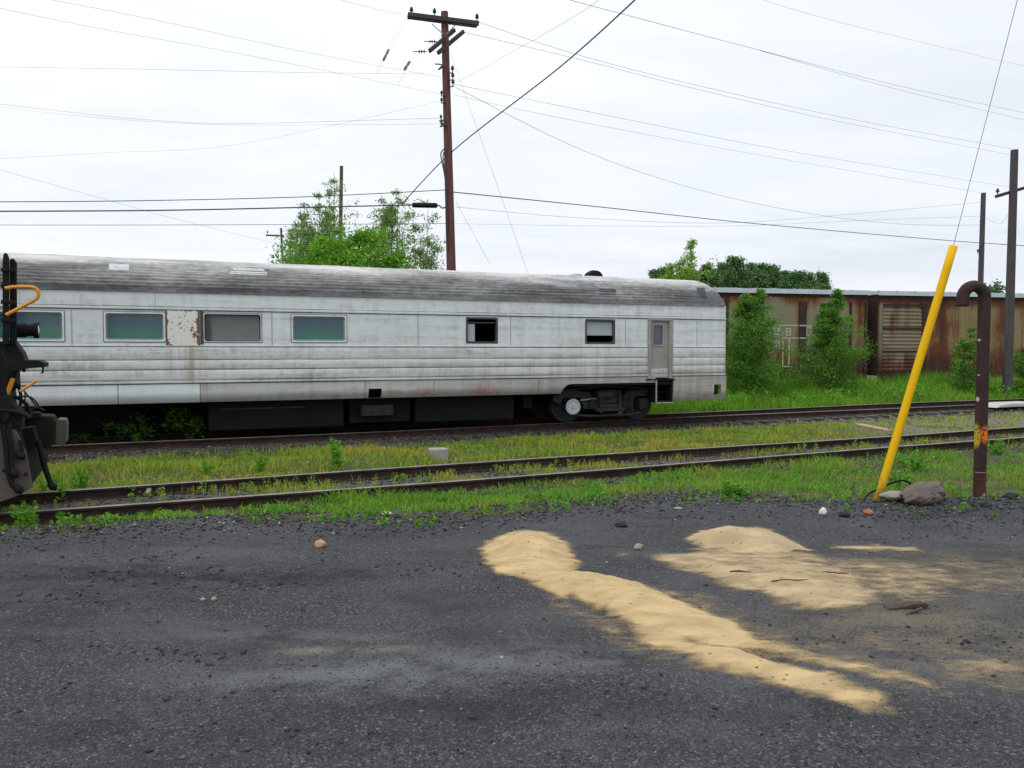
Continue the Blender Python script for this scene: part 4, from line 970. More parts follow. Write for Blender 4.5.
for pts in (((435,64),(442,65),(438,70),(444,66)), ((439,121),(446,121),(440,127),(446,124)), ((445,148),(441,153),(441.5,160),(444,172),(446,186)), ((446,150),(443,156),(445,176))):
    MB().tube(smooth_path([onp(*q, -.22) for q in pts], 4), .022, 6).build('bracket', M['insulator'], pole)
MB().tube([onp(446.3,188,-.2), onp(447,250,-.21)], .03, 6).build('conduit', M['arm_wood'], pole)

# far poles
def simple_pole(top, base_px, Yd, r, mat, label, arms=(), zb=-.4, bits=()):
    p1 = at(*top, Yd); p0 = at(*base_px, Yd); s = (p1-p0)/(p1[2]-p0[2]); p0 = p0+s*(zb-p0[2])
    root, _ = lean_pole('utility_pole', p0, p1, r*1.15, r*.85, mat, label)
    for l, r_, d2 in arms:
        mb = MB(); beam(mb, at(*l, Yd-.25)-p0, at(*r_, Yd-.25+d2)-p0, .05, .06); mb.build('crossarm', M['arm_wood'], root)
        insul(root, at(l[0]+1.5, l[1]-1, Yd-.25)-p0+np.array([0, 0, .12]), 1.0)
    for q in bits: insul(root, at(q[0], q[1], Yd-.3)-p0, 1.0)
    return root
simple_pole((1014.5,150), (1008,366), 33.0, .165, 'pole_grey', 'grey pole with a crossarm standing in front of the tan boxcar at the right edge', [((996,196.5), (1034,185), 1.0)])
simple_pole((983.5,193), (980.5,285), 46.0, .15, 'pole_grey', 'thin dark pole rising behind the boxcars, above the bent pipe', [], -.4, ((981,222),(980.5,247),(978,252),(979.5,262)))
simple_pole((341.5,166), (340,262), 60.0, .15, 'pole_brown', 'bare thin pole behind the wispy trees left of the tall pole')
simple_pole((281,228), (283,268), 66.0, .10, 'pole_grey', 'short slim pole with a single side arm at the left of the trees', [((266,235.2), (284,236), .0)])

# wires: (label, [(px, py, distance) ...], radius)
def wire(pts, r, label, name='overhead_wire', cat='wire', mat='wire', group='overhead wires'):
    P_ = [at(*p) for p in pts]
    if len(P_) == 2:
        a, b_ = P_; L_ = np.linalg.norm(b_-a); path = [a+(b_-a)*k/16-np.array([0, 0, 1])*4*(k/16)*(1-k/16)*L_*.002 for k in range(17)]
    else: path = smooth_path(P_, 10)
    o = bpy.data.objects.new  # placeholder to keep the name short
    org = Vector(path[0]); ob = MB().tube([Vector(p)-org for p in path], r, 5).build(name, M[mat])
    ob.location = org
    return tag(ob, label, cat, group)
WR = [
 ([(650,-14,17),(560,67,22.5),(454,150,27.8),(402,204,31)], .019, 'thick dark cable slanting from the top edge down across the tall pole to the trees'),
 ([(-60,202,24),(120,201,26),(300,197,27.3),(445,190,28)], .014, 'upper of the three level wires from the left edge to the tall pole'),
 ([(-60,211.5,24),(150,210.5,26),(300,207.5,27.3),(412,205,27.8)], .022, 'thick level cable from the left edge ending at the black splice case'),
 ([(-60,225,40),(150,225,42),(300,224.5,43),(447,223.5,44)], .014, 'lowest of the three level wires from the left edge, passing the trees'),
 ([(-60,66,26),(130,69,27),(300,72.5,27.8),(424,74,28.4)], .010, 'faint straight wire high at the left, level across the white sky'),
 ([(-60,97,36),(60,111,35),(150,120,33),(240,123.5,31),(441,118,28)], .011, 'sagging wire left of the tall pole, upper of a close pair'),
 ([(-40,101,36),(60,114,35),(150,121.5,33),(240,125,31),(441,124,28)], .008, 'sagging wire left of the tall pole, lower of a close pair'),
 ([(-40,0,18),(102,29,21),(246,55,24.5),(440,94,28)], .009, 'pale wire from the upper left corner reaching the pole below its arms'),
 ([(10,-8,18),(155,20,21),(310,53,25),(441,77,28)], .009, 'pale wire from the top edge left of centre, just above its neighbour'),
 ([(320,-6,18),(360,5,22),(405,15.5,28)], .010, 'short wire from the top edge to the left end of the crossarm'),
 ([(-40,161,40),(100,153,42),(240,144,45),(441,101,46)], .010, 'faint wire rising gently from the left edge towards the pole'),
 ([(-60,153,34),(90,195,40),(180,220,46),(290,247,56)], .012, 'slack wire falling from the left edge to the slim pole behind the car'),
 ([(540,-8,20),(626,15,24),(759,50,32),(904,87,42),(1050,118,52)], .014, 'upper wire from the top edge sweeping down to the right edge'),
 ([(760,50.5,32),(900,90,42),(1050,126,50)], .012, 'lower strand of the wire pair that parts above the right hand pole'),
 ([(478,22,28),(582,56,33),(700,86,40),(846,118,50),(1012,149,60)], .015, 'wire from the right end of the crossarm to the right hand pole'),
 ([(463,32,28),(582,60,33),(700,90,40),(846,123,50),(1012,155,60)], .014, 'second wire just below the crossarm wire running to the right hand pole'),
 ([(610,-8,16),(560,25,20),(458,82,27.8)], .008, 'thin wire from the top edge sloping down to the pole side insulators'),
 ([(453,84,28),(655,125,36),(800,153,44),(1016,188,58)], .012, 'wire from the side insulators slanting to the right hand crossarm'),
 ([(454,95,28),(571,120,33),(759,155,42),(983,193,46)], .010, 'faint wire slanting to the top of the thin pole behind the boxcars'),
 ([(453,86,28),(582,150,33),(692,188,38),(800,212,41),(900,224,44),(983,225,46)], .014, 'sagging cable swinging low across the middle of the right hand sky'),
 ([(452,192,28),(600,207,34),(759,224,40),(955,241,46),(1050,247,50)], .0185, 'dark wire from the tall pole running low to the right behind the yellow guard top'),
 ([(456,207,28),(582,218,32),(720,223,37),(830,216,42),(983,202,46)], .011, 'wire dipping and rising again to the thin pole on the right'),
 ([(447,223.5,44),(600,226,45),(730,226,45.5),(850,221,46),(983,216,46)], .011, 'almost level wire right of the tall pole just above the car roof'),
 ([(983,216,46),(1000,224,44),(1013,205,33)], .011, 'short slack jumper between the two right hand poles'),
 ([(700,-20,30),(850,25,38),(1050,72,48)], .009, 'topmost faint wire crossing the upper right corner'),
 ([(983,243,46),(1050,248,50)], .010, 'short wire leaving the thin pole towards the right edge'),
 ([(409,19,27.8),(396,37,26),(376,74,23)], .008, 'thin drop wire left of the crossarm with the upper strain insulator'),
 ([(436,42,27.8),(415,58,26.5),(398,84,24)], .008, 'thin drop wire under the lower arms with the lower strain insulator'),
]
for pts, r, lab in WR: wire(pts, r if r >= .018 or 'three level' in lab else r*(.44 if pts[0][0] < 330 and pts[0][1] < 165 else .5), lab)
wire([(450,52,28),(490,165,28.6),(529,276,29.2)], .0045, 'long thin guy wire from the tall pole down to the car roof line', 'guy_wire', 'guy wire')
wire([(456,202,28),(472,231,28.3),(490,264,28.7)], .0045, 'short thin guy wire low on the tall pole', 'guy_wire', 'guy wire')
for a, b_, lab in (((389,49,25),(383,61,24.2),'small dark strain insulator hanging on the wire left of the crossarm'), ((410,61,25.8),(404,70,25.2),'small dark strain insulator on the lower drop wire beside the pole')):
    p0, p1 = at(*a), at(*b_); L_ = p1-p0
    o = MB().tube([p*1.0 for p in (p0-p0, L_*.1, L_*.35, L_*.5, L_*.65, L_*.9, L_)], [.012, .04, .045, .03, .045, .04, .012], 8).build('strain_insulator', M['insulator'], smooth=True); o.location = p0
    tag(o, lab, 'insulator', 'strain insulators')
p0, p1 = at(412, 205, 27.8), at(437.5, 205.5, 27.8); L_ = p1-p0
sc_ = empty('splice_case', p0, 'black cylindrical splice case hanging on the thick cable beside the tall pole', 'cable case')
MB().tube([L_*k for k in (0, .02, .04, .96, .98, 1)], [.03, .075, .088, .088, .075, .03], 12).build('case', M['rubber'], sc_, smooth=True)
MB().tube(smooth_path([L_, at(440,206,27.8)-p0, at(442,208,27.8)-p0, at(447,207,27.9)-p0], 4), .025, 6).build('hanger', M['insulator'], sc_)

# yellow guy guard and its wire
gb = onz(876, 504); gb[2] = -.02; gt = at(953.5, 246, gb[1])
gy_ = empty('guy_wire', gb, 'leaning bright yellow guard tube on a thin guy wire beside the boulder', 'guy wire')
gv = gt-gb; dirn = gv/np.linalg.norm(gv)
mb = MB(); n = 10; V = []; 
for k in range(13):
    c = gv*k/12
    for j in range(n+1):
        a = R(160)+R(220)*j/n; ax = np.cross(dirn, [0, 1, 0]); ax /= np.linalg.norm(ax); ay = np.cross(ax, dirn)
        V.append(c+(ax*math.cos(a)+ay*-math.sin(a)*(-1))*.046)
mb.add(V, [(k*(n+1)+j, k*(n+1)+j+1, (k+1)*(n+1)+j+1, (k+1)*(n+1)+j) for k in range(12) for j in range(n)])
gd = mb.build('guard', M['yellow_paint'], gy_, smooth=True)
so_ = gd.modifiers.new('thick', 'SOLIDIFY'); so_.thickness = .006
we = at(1021, -14, 8.6)-gb
MB().tube([Vector((0, 0, -.1)), Vector(gv*.5), Vector(gv*.98), Vector(we), Vector(we+(we-gv)*1.2)], .0042, 6).build('wire', M['galv'], gy_)

# bent pipe
pz = onz(979.5, 499); Yp = pz[1]; s = Yp/800
pp = empty('vent_pipe', (pz[0], Yp, -.03), 'upright dark rusty pipe bent like a cane, with orange and white paint chips', 'pipe')
rp = .070; top = at(980, 285, Yp)[2]+.03; Rb = .135
path = [(0, 0, -.1), (-.004, 0, .4), (-.002, 0, 1.0), (0, 0, 1.6), (0, 0, top-.16-.0)]
cx = -Rb
for k in range(0, 13): a = math.pi*k/12; path.append((cx+Rb*math.cos(a), -.02*k/12, top-.15+Rb*math.sin(a)))
path.append((cx-Rb-.005, -.025, top-.15-.10))
MB().tube(path, rp, 20).build('pipe', M['pipe_rust'], pp, smooth=True)
MB().lathe((0, 0, .27), [(rp-.005,-.015),(rp+.006,-.012),(rp+.006,.012),(rp-.005,.015)], 'z', 20).build('joint', M['pipe_rust'], pp)

# ------------------------------------------------------------------ rocks and litter
def rock(name, c, size, mat, label, cat, seed=0, sink=.25, sub=3, rough=.35, rz=0, group=None):
    bm = bmesh.new(); bmesh.ops.create_icosphere(bm, subdivisions=sub, radius=1.0)
    for v in bm.verts:
        p = v.co; k = 1+rough*(float(fbm(np.array(p.x*1.3+seed), np.array(p.y*1.3+p.z*1.7+seed), seed, 4))-.5)*2
        q = Vector((p.x*k, p.y*k, p.z*k))
        for ax in (Vector((.7,.5,.5)), Vector((-.6,.3,.7)), Vector((.1,-.8,.5)), Vector((-.5,-.4,.3))):
            a_ = ax.normalized(); dd = q.dot(a_)
            if dd > .72: q -= a_*(dd-.72)*.55
        v.co = Vector((q.x*size[0], q.y*size[1], q.z*size[2]))
    me = bpy.data.meshes.new(name); bm.to_mesh(me); bm.free(); me.materials.append(M[mat])
    o = bpy.data.objects.new(name, me); COL.objects.link(o); o.location = (c[0], c[1], c[2]+size[2]*(1-sink)); o.rotation_euler.z = rz
    return tag(o, label, cat, group)
def gl(px, py): q = onz(px, py); q[2] = float(lot_z(q[0], q[1])); return q
mat_simple('boulder', (.13, .105, .092), .9, .45, 8, .7, 20)
q = gl(926, 507); rock('boulder', q, (.25, .155, .15), 'boulder', 'grey-brown boulder between the yellow guard and the pipe', 'rock', 4, .3, 5, .55, .25)
q = gl(893, 505); rock('rock', q, (.15, .09, .06), 'stone_grey', 'low pale flat rock at the left foot of the boulder', 'rock', 9, .3)
rock('stone', gl(823, 517), (.045, .035, .05), 'stone_white', 'pale pinkish stone on the gravel left of the yellow guard', 'stone', 2)
rock('stone', gl(845, 518), (.06, .04, .035), 'stone_dark', 'black lump between the pale stone and the orange one', 'stone', 5)
rock('stone', gl(868, 516), (.05, .04, .035), 'stone_brick', 'small orange brick fragment at the foot of the yellow guard', 'stone', 6)
rock('stone', gl(320, 550), (.055, .04, .04), 'stone_tan', 'reddish tan stone alone on the gravel at the left', 'stone', 7)
rock('stone', gl(621, 528), (.065, .04, .03), 'stone_dark', 'dark stone behind the gap between the two sand spills', 'stone', 8)
rock('stone', gl(638, 551), (.055, .028, .03), 'stone_grey', 'slanted grey shard between the two sand spills', 'stone', 11, rz=.7)
rock('stone', gl(214, 605), (.022, .018, .018), 'stone_grey', 'right of two pale pebbles in the left gravel', 'stone', 12, sub=2)
rock('stone', gl(203, 605), (.02, .016, .015), 'stone_grey', 'left of two pale pebbles in the left gravel', 'stone', 13, sub=2)
rock('stone', gl(387, 514), (.06, .04, .018), 'stone_white', 'flat white stone on the edge of the gravel near the front track', 'stone', 14)
rock('stone', gl(397, 518), (.05, .04, .025), 'stone_dark', 'black lump just right of the flat white stone', 'stone', 15)
rock('stone', gl(678, 511), (.05, .03, .016), 'stone_grey', 'pale flat stone on the gravel edge above the sand heap', 'stone', 16)
q = onz(148, 494, -.24); rock('stone', (q[0], q[1], -.26), (.06, .05, .09), 'stone_white', 'upright pale stone beside the rail near the left edge', 'stone', 17)
for px, py, s_, lab in ((985,511,.045,'dark clod on the small cinder ridge right of the pipe'), (1010,508,.055,'biggest dark clod on the cinder ridge at the right edge')):
    rock('cinder_clod', gl(px, py), (s_*1.4, s_, s_*.7), 'stone_dark', lab, 'clod', int(px), .35, 4, .6)
q = gl(906, 609)
o = MB().extr([(-.17,.0),(-.15,.016),(-.05,.022),(.05,.036),(.13,.034),(.16,.02),(.15,.003),(.0,-.0)], -.035, .035).build('wood_chunk', M['wood_chunk'], bevel=.008); o.location = q; o.rotation_euler.z = .2
tag(o, 'dark split chunk of wood lying on the gravel right of the sand', 'wood')
q = gl(913, 616)
o = MB().extr([(-.06,.0),(-.02,.012),(.08,.03),(.08,.022),(.0,.0)], -.012, .012).build('twig', M['wood_chunk']); o.location = q; o.rotation_euler.z = .35; tag(o, 'small dark splinter just below the wood chunk', 'twig')
for px, py, L_, rz, lab in ((790,587,.15,.12,'dark twig lying on the right part of the pale sand'), (743,578,.10,-.2,'short twig on the middle of the pale sand'), (832,580,.13,-.06,'thin twig at the right of the pale sand')):
    q = gl(px, py)+np.array([0, 0, .035]); o = MB().tube([(-L_, 0, 0), (-L_*.3, .008, .006), (L_*.4, -.006, .002), (L_, .01, 0)], [.004, .007, .006, .003], 6).build('twig', M['wood_chunk']); o.location = q; o.rotation_euler.z = rz; tag(o, lab, 'twig', 'twigs on the sand')
# cable loop by the guard
pts = [onz(862, 504)+[0, 0, .0]]+[at(x, y, 9.45) for x, y in ((868,494.5),(880,488),(893,482.5),(903,480.5),(910,483.5),(916,492))]
org = Vector(pts[0]); o = MB().tube(smooth_path([Vector(p)-org for p in pts], 6), .012, 8).build('cable_loop', M['rubber'], smooth=True); o.location = org
tag(o, 'dark bent cable arching out of the ground behind the yellow guard', 'cable')
# concrete block, plank, slab
q = onz(438, 461, -.26); o = MB().box(-.17, .17, -.12, .12, 0, .25).build('concrete_block', M['concrete'], bevel=.025); o.location = (q[0], q[1], -.27); o.rotation_euler.z = .3
tag(o, 'weathered pale concrete block in the grass between the tracks', 'block')
a = onz(858, 425, -.24); b_ = onz(888, 431, -.24); L_ = np.linalg.norm(b_-a)
o = MB().box(-L_/2, L_/2, -.11, .11, 0, .05).build('plank', M['weathered_plank'], bevel=.006); o.location = ((a+b_)/2)[0], ((a+b_)/2)[1], -.25; o.rotation_euler.z = math.atan2(b_[1]-a[1], b_[0]-a[0])
tag(o, 'bleached orange-tan plank lying between the tracks left of the yellow guard', 'plank')
a = onz(1012, 405, -.12)
o = MB().extr([(-1.0,0),(-.75,.09),(-.1,.13),(1.5,.12),(1.5,0)], -.42, .42).build('crossing_slab', M['pale_slab'], bevel=.02); o.location = (a[0], a[1]+.5, -.2); o.rotation_euler.z = PHT
tag(o, 'pale slab lying in the rear track right of the pipe', 'slab')

# ================================================================== grass, weeds, shrubs, trees
def blades(name, x, y, z, h, wd, dry, mat, label, lean=.45, rnd=None, kind='stuff', cat='grass'):
    n = len(x); an = RNG.uniform(0, 6.283, n); la = RNG.uniform(0, 6.283, n); ll = h*RNG.uniform(.1, 1, n)*lean
    bx, by = np.cos(an)*wd/2, np.sin(an)*wd/2; lx, ly = np.cos(la)*ll, np.sin(la)*ll
    z = z-.01
    V = np.empty((n, 5, 3))
    V[:, 0] = np.stack([x-bx, y-by, z], 1); V[:, 1] = np.stack([x+bx, y+by, z], 1)
    V[:, 2] = np.stack([x+bx*.8+lx*.3, y+by*.8+ly*.3, z+h*.58], 1); V[:, 3] = np.stack([x-bx*.8+lx*.3, y-by*.8+ly*.3, z+h*.58], 1)
    V[:, 4] = np.stack([x+lx, y+ly, z+h*RNG.uniform(.85, 1, n)], 1)
    i = np.arange(n)*5
    if rnd is None: rnd = np.clip(RNG.normal(.45, .25, n)+(fbm(x*.8, y*.8, 91)-.5)*.9, 0, 1)
    o = mesh_np(name, V.reshape(-1, 3), [np.stack([i, i+1, i+2, i+3], 1), np.stack([i+3, i+2, i+4], 1)], 4, [M[mat]], attrs={'rnd': np.repeat(rnd, 5), 'dry': np.repeat(np.clip(dry, 0, 1), 5)})
    return tag(o, label, cat, kind=kind)
def vw(v, w): return DT[0]*v-math.sin(PHT)*w, 12.88+DT[1]*v+math.cos(PHT)*w

# 1 verge between the gravel lot and the front track
n = 150000; x = RNG.uniform(-8, 22, n); y0 = edge(x); yr = 12.88+x*math.tan(PHT)-.9; y = y0-.25+RNG.uniform(0, 1, n)*(yr-y0+.25)
e = (y-y0)/np.maximum(yr-y0, .5); pat = fbm(x*1.1, y*1.4, 55)
lawn = sstep(x, 1.2, 4.0)
dens = np.where(e < .0, .10, sstep(e+(pat-.5)*1.2, .05, .55-.2*lawn))*(.35+.65*sstep(pat, .34, .5))
dens = np.maximum(dens, .9*sstep(x, 2.5, 5)*sstep(e, .03, .2)*sstep(pat, .25, .42))
dens = dens*sstep(fbm(x*3.2, y*3.2, 58, 3)+.12*sstep(e, .3, .9), .30, .52)
dens = dens*(1-.75*np.exp(-((x-2.3)**2/.8+(y-10.9)**2/.35)))
k = RNG.uniform(0, 1, n) < dens*.62; x, y, pat, e = x[k], y[k], pat[k], e[k]; n = len(x)
h = RNG.uniform(.030, .095, n)*(.7+.9*sstep(pat, .4, .7))*(1+.9*sstep(e, .65, .95)*sstep(fbm(x*.7, y*.7, 71), .42, .6))
blades('verge_grass', x, y, terrain(x, y), h, RNG.uniform(.007, .014, n), np.clip(RNG.normal(.05, .16, n)+.5*sstep(fbm(x*1.3, y*1.3, 66), .56, .72), 0, 1), 'grass_lawn', 'short bright green grass along the verge between gravel and front track', 1.35)
# 2 inside the front track
n = 26000; v = RNG.uniform(-13, 34, n); w = RNG.uniform(-.72, .72, n); x, y = vw(v, w); pat = fbm(x*1.3, y*1.3, 15)
k = (RNG.uniform(0, 1, n) < sstep(pat, .46, .62)*(1-.6*sstep(x, 3, 9))); x, y, pat = x[k], y[k], pat[k]; n = len(x)
blades('track_grass', x, y, terrain(x, y), RNG.uniform(.05, .17, n), RNG.uniform(.008, .016, n), np.clip(RNG.normal(.45, .3, n), 0, 1), 'grass_short', 'thin yellowing grass tufts between the rails of the front track')
# 3 strip between the tracks
n = 190000; v = RNG.uniform(-15, 40, n); w = RNG.uniform(.85, 6.2, n); x, y = vw(v, w); pat = fbm(x*.8, y*.8, 25)
dens = (.45+.55*sstep(pat, .3, .55))*sstep(w, .85, 1.3)*sstep(w, 6.1, 5.1)*(1-.80*sstep(x+(pat-.5)*6, 5.5, 10.5))
k = RNG.uniform(0, 1, n) < dens*.75; x, y, pat, w = x[k], y[k], pat[k], w[k]; n = len(x)
h = RNG.uniform(.045, .135, n)*(.7+.9*sstep(fbm(x*1.6, y*1.6, 35), .45, .7))
blades('strip_grass', x, y, terrain(x, y), h, RNG.uniform(.009, .02, n), np.clip(RNG.normal(.18, .22, n)+.70*sstep(fbm(x*.9, y*1.2, 45), .52, .70), 0, 1), 'grass_short', 'yellow-green and ochre grass strip between the two tracks', 1.0)
# 4 tall grass beyond the rear track, up to the boxcars
n = 100000; x = RNG.uniform(-14, 40, n); yb = 36.686+(x-16.515)*math.tan(PHB)-.5
ya = 12.88+x*math.tan(PHT)+(WREAR+1.35)/math.cos(PHT); ya = np.where(x > 24, np.minimum(ya, yb-3.5), ya)
y = ya+RNG.uniform(0, 1, n)**.9*(yb-ya); ok = (yb > ya+.5); x, y, ya, yb = x[ok], y[ok], ya[ok], yb[ok]
k = RNG.uniform(0, 1, len(x)) < np.where(x < 3, .45, 1)*(.6+.4*sstep(fbm(x*.5, y*.5, 12), .35, .5)); x, y, ya, yb = x[k], y[k], ya[k], yb[k]; n = len(x)
dd = sstep(y-ya, 0, 3.0)
h = RNG.uniform(.35, .70, n)*(.55+.75*dd)*(.65+.7*fbm(x*.7, y*.7, 8))*(1+.40*sstep(yb-y, 5.5, 1.0))*(.7+.6*fbm(x*2.2, y*2.2, 18))
blades('tall_grass', x, y, terrain(x, y), h, RNG.uniform(.014, .032, n), np.clip(RNG.normal(.05, .15, n)+.4*(1-dd)*sstep(fbm(x, y, 5), .5, .7), 0, 1), 'grass_tall', 'tall lush green grass between the rear track and the boxcars', .55)

def leaves_np(C, Ax, l, wd, rnd, dry):
    """rhombic leaves: centre, long axis, length, width"""
    n = len(C); Ax = Ax/np.linalg.norm(Ax, axis=1)[:, None]; B = np.cross(Ax, RNG.normal(0, 1, (n, 3))); B /= np.linalg.norm(B, axis=1)[:, None]+1e-9
    nrm = np.cross(Ax, B)
    l = l[:, None]; wd = wd[:, None]
    V = np.stack([C-Ax*l*.5, C+B*wd*.5-nrm*l*.06, C+Ax*l*.5, C-B*wd*.5-nrm*l*.06], 1)
    i = np.arange(n)*4
    return V.reshape(-1, 3), np.stack([i, i+1, i+2, i+3], 1), np.repeat(rnd, 4), np.repeat(dry, 4)
def weed(px, py, h, n_st, spread, label, mat='leaf_weed', ll=.07, zg=None, group='tall weeds', dens=26):
    q = onz(px, py, -.24 if zg is None else zg); q[2] = float(terrain(q[0], q[1]))
    root = empty('weed', q, label, 'weed', 0, group); st = MB(); C = []; A = []; S = []
    for k in range(n_st):
        an = random.uniform(0, 6.28); rr = random.uniform(0, spread); hh = h*random.uniform(.6, 1)
        b0 = np.array([math.cos(an)*rr*.5, math.sin(an)*rr*.5, -.02]); b1 = np.array([math.cos(an)*rr*1.4, math.sin(an)*rr*1.4, hh])
        st.tube([b0, (b0+b1)/2+np.array([0, 0, .03]), b1], [.006, .005, .002], 5)
        for j in range(dens):
            s = random.uniform(.12, 1.0); a2 = random.uniform(0, 6.28); dv = np.array([math.cos(a2), math.sin(a2), random.uniform(.1, .9)])
            L_ = ll*(1.15-.6*s)*random.uniform(.7, 1.3); c = b0+(b1-b0)*s+dv/np.linalg.norm(dv)*L_*.55; C.append(c); A.append(dv); S.append(L_)
    n = len(C); V, Fc, r_, d_ = leaves_np(np.array(C), np.array(A), np.array(S)*1.2, np.array(S)*.42, np.clip(RNG.normal(.5, .25, n), 0, 1), np.clip(RNG.normal(.05, .12, n), 0, 1))
    st.build('stem', M[mat], root); mesh_np('foliage', V, [Fc], 4, [M[mat]], root, attrs={'rnd': r_, 'dry': d_})
    return root
WD = [
 (338,469,.62,7,.10,'tallest bright green weed standing alone in the grass strip left of centre',.10,None),
 (262,473,.36,4,.09,'small upright weed in the grass strip left of the tallest weed',.08,None),
 (60,500,.40,7,.22,'bushy weed under the big coupler at the left',.09,None),
 (82,486,.45,7,.25,'weed clump in the strip right of the hanging hose',.08,None),
 (28,524,.34,9,.16,'broad weed at the lower left corner below the dark plate',.09,-.1),
 (66,522,.20,6,.14,'low weed beside the rail near the left edge',.07,-.1),
 (117,513,.17,7,.12,'small bluish weed at the gravel edge left',.06,-.1),
 (161,513,.17,6,.11,'small weed on the gravel edge below the upright stone',.06,-.1),
 (371,517,.12,5,.10,'low weed just left of the flat white stone',.05,-.0),
 (207,476,.30,4,.1,'thin weed growing by the front far rail at left',.06,None),
 (727,499,.20,6,.13,'left of two leafy weeds on the verge below the far track',.07,-.05),
 (742,499,.16,6,.13,'right of two leafy weeds on the verge below the far track',.07,-.05),
 (912,466,.36,10,.35,'wide leafy weed right of the yellow guard',.09,-.2),
 (898,482,.28,8,.25,'leafy weed directly behind the bent cable',.08,-.1),
 (1000,452,.34,8,.25,'leafy weed on the verge right of the pipe',.08,-.2),
 (600,488,.14,6,.2,'low green tuft on the verge right of centre',.06,-.1),
 (520,492,.14,6,.2,'low green tuft on the verge in the middle',.06,-.1),
 (700,405,1.0,10,.4,'green weed beside the passenger car end steps',.12,-.3),
 (712,402,.8,10,.3,'yellow-green weed under the car end corner',.11,-.3),
]
for px, py, h, ns, sp, lab, ll, zg in WD: weed(px, py, h, ns, sp, lab, 'leaf_weed', ll, zg)

# broad-leaved weeds mixed into the tall grass and the verge
def weed_mass(name, x, y, h, per, ll, mat, label):
    m_ = len(x); k = np.repeat(np.arange(m_), per); n = len(k); s_ = RNG.uniform(.1, 1, n)
    C = np.stack([x[k]+RNG.normal(0, .10, n)*h[k]*1.5, y[k]+RNG.normal(0, .10, n)*h[k]*1.5, terrain(x, y)[k]+s_*h[k]], 1)
    A = RNG.normal(0, 1, (n, 3)); A[:, 2] = np.abs(A[:, 2])*.8+.2; sz = ll*RNG.uniform(.6, 1.4, n)*(1.2-.5*s_)
    V, Fc, r_, d_ = leaves_np(C, A, sz, sz*.42, np.clip(RNG.normal(.45, .22, n)+RNG.normal(0, .22, m_)[k], 0, 1), np.clip(RNG.normal(.04, .1, n)+(RNG.uniform(0, 1, m_) > .9)[k]*.4, 0, 1))
    return tag(mesh_np(name, V, [Fc], 4, [M[mat]], attrs={'rnd': r_, 'dry': d_}), label, 'weeds', kind='stuff')
n = 1500; x = RNG.uniform(3, 36, n); yb_ = 36.686+(x-16.515)*math.tan(PHB)-.6; ya_ = 12.88+x*math.tan(PHT)+(WREAR+1.6)/math.cos(PHT); y = ya_+RNG.uniform(0, 1, n)*(yb_-ya_)
k = (yb_ > ya_+.5) & (RNG.uniform(0, 1, n) < sstep(fbm(x*.6, y*.6, 28), .35, .6)); x, y = x[k], y[k]
weed_mass('tall_weeds', x, y, RNG.uniform(.35, .85, len(x)), 60, .12, 'leaf_weed', 'leafy tall weeds mixed through the grass before the boxcars')
n = 3600; x = RNG.uniform(-7, 20, n); yr_ = 12.88+x*math.tan(PHT)-.9; ee = RNG.uniform(-.12, 1, n); y = edge(x)+ee*(yr_-edge(x))
k = RNG.uniform(0, 1, n) < sstep(fbm(x*1.2, y*1.2, 38), .48, .62)+.04; x, y = x[k], y[k]
weed_mass('verge_weeds', x, y, RNG.uniform(.03, .12, len(x))*(.6+.8*fbm(x*2, y*2, 83)), 30, .038, 'leaf_weed', 'small leafy weeds scattered through the verge by the front track')
n = 3600; x, y = vw(RNG.uniform(-12, 20, n), np.where(RNG.uniform(0, 1, n) < .25, RNG.uniform(-.7, .7, n), RNG.uniform(.9, 5.6, n)))
k = RNG.uniform(0, 1, n) < (sstep(fbm(x*1.2, y*1.2, 48), .46, .60)+.10)*(1-.75*sstep(x, 6, 10)); x, y = x[k], y[k]
weed_mass('strip_weeds', x, y, RNG.uniform(.04, .17, len(x))*(.6+.8*fbm(x*2, y*2, 85)), 30, .045, 'leaf_strip', 'small leafy weeds scattered through the strip between the tracks')

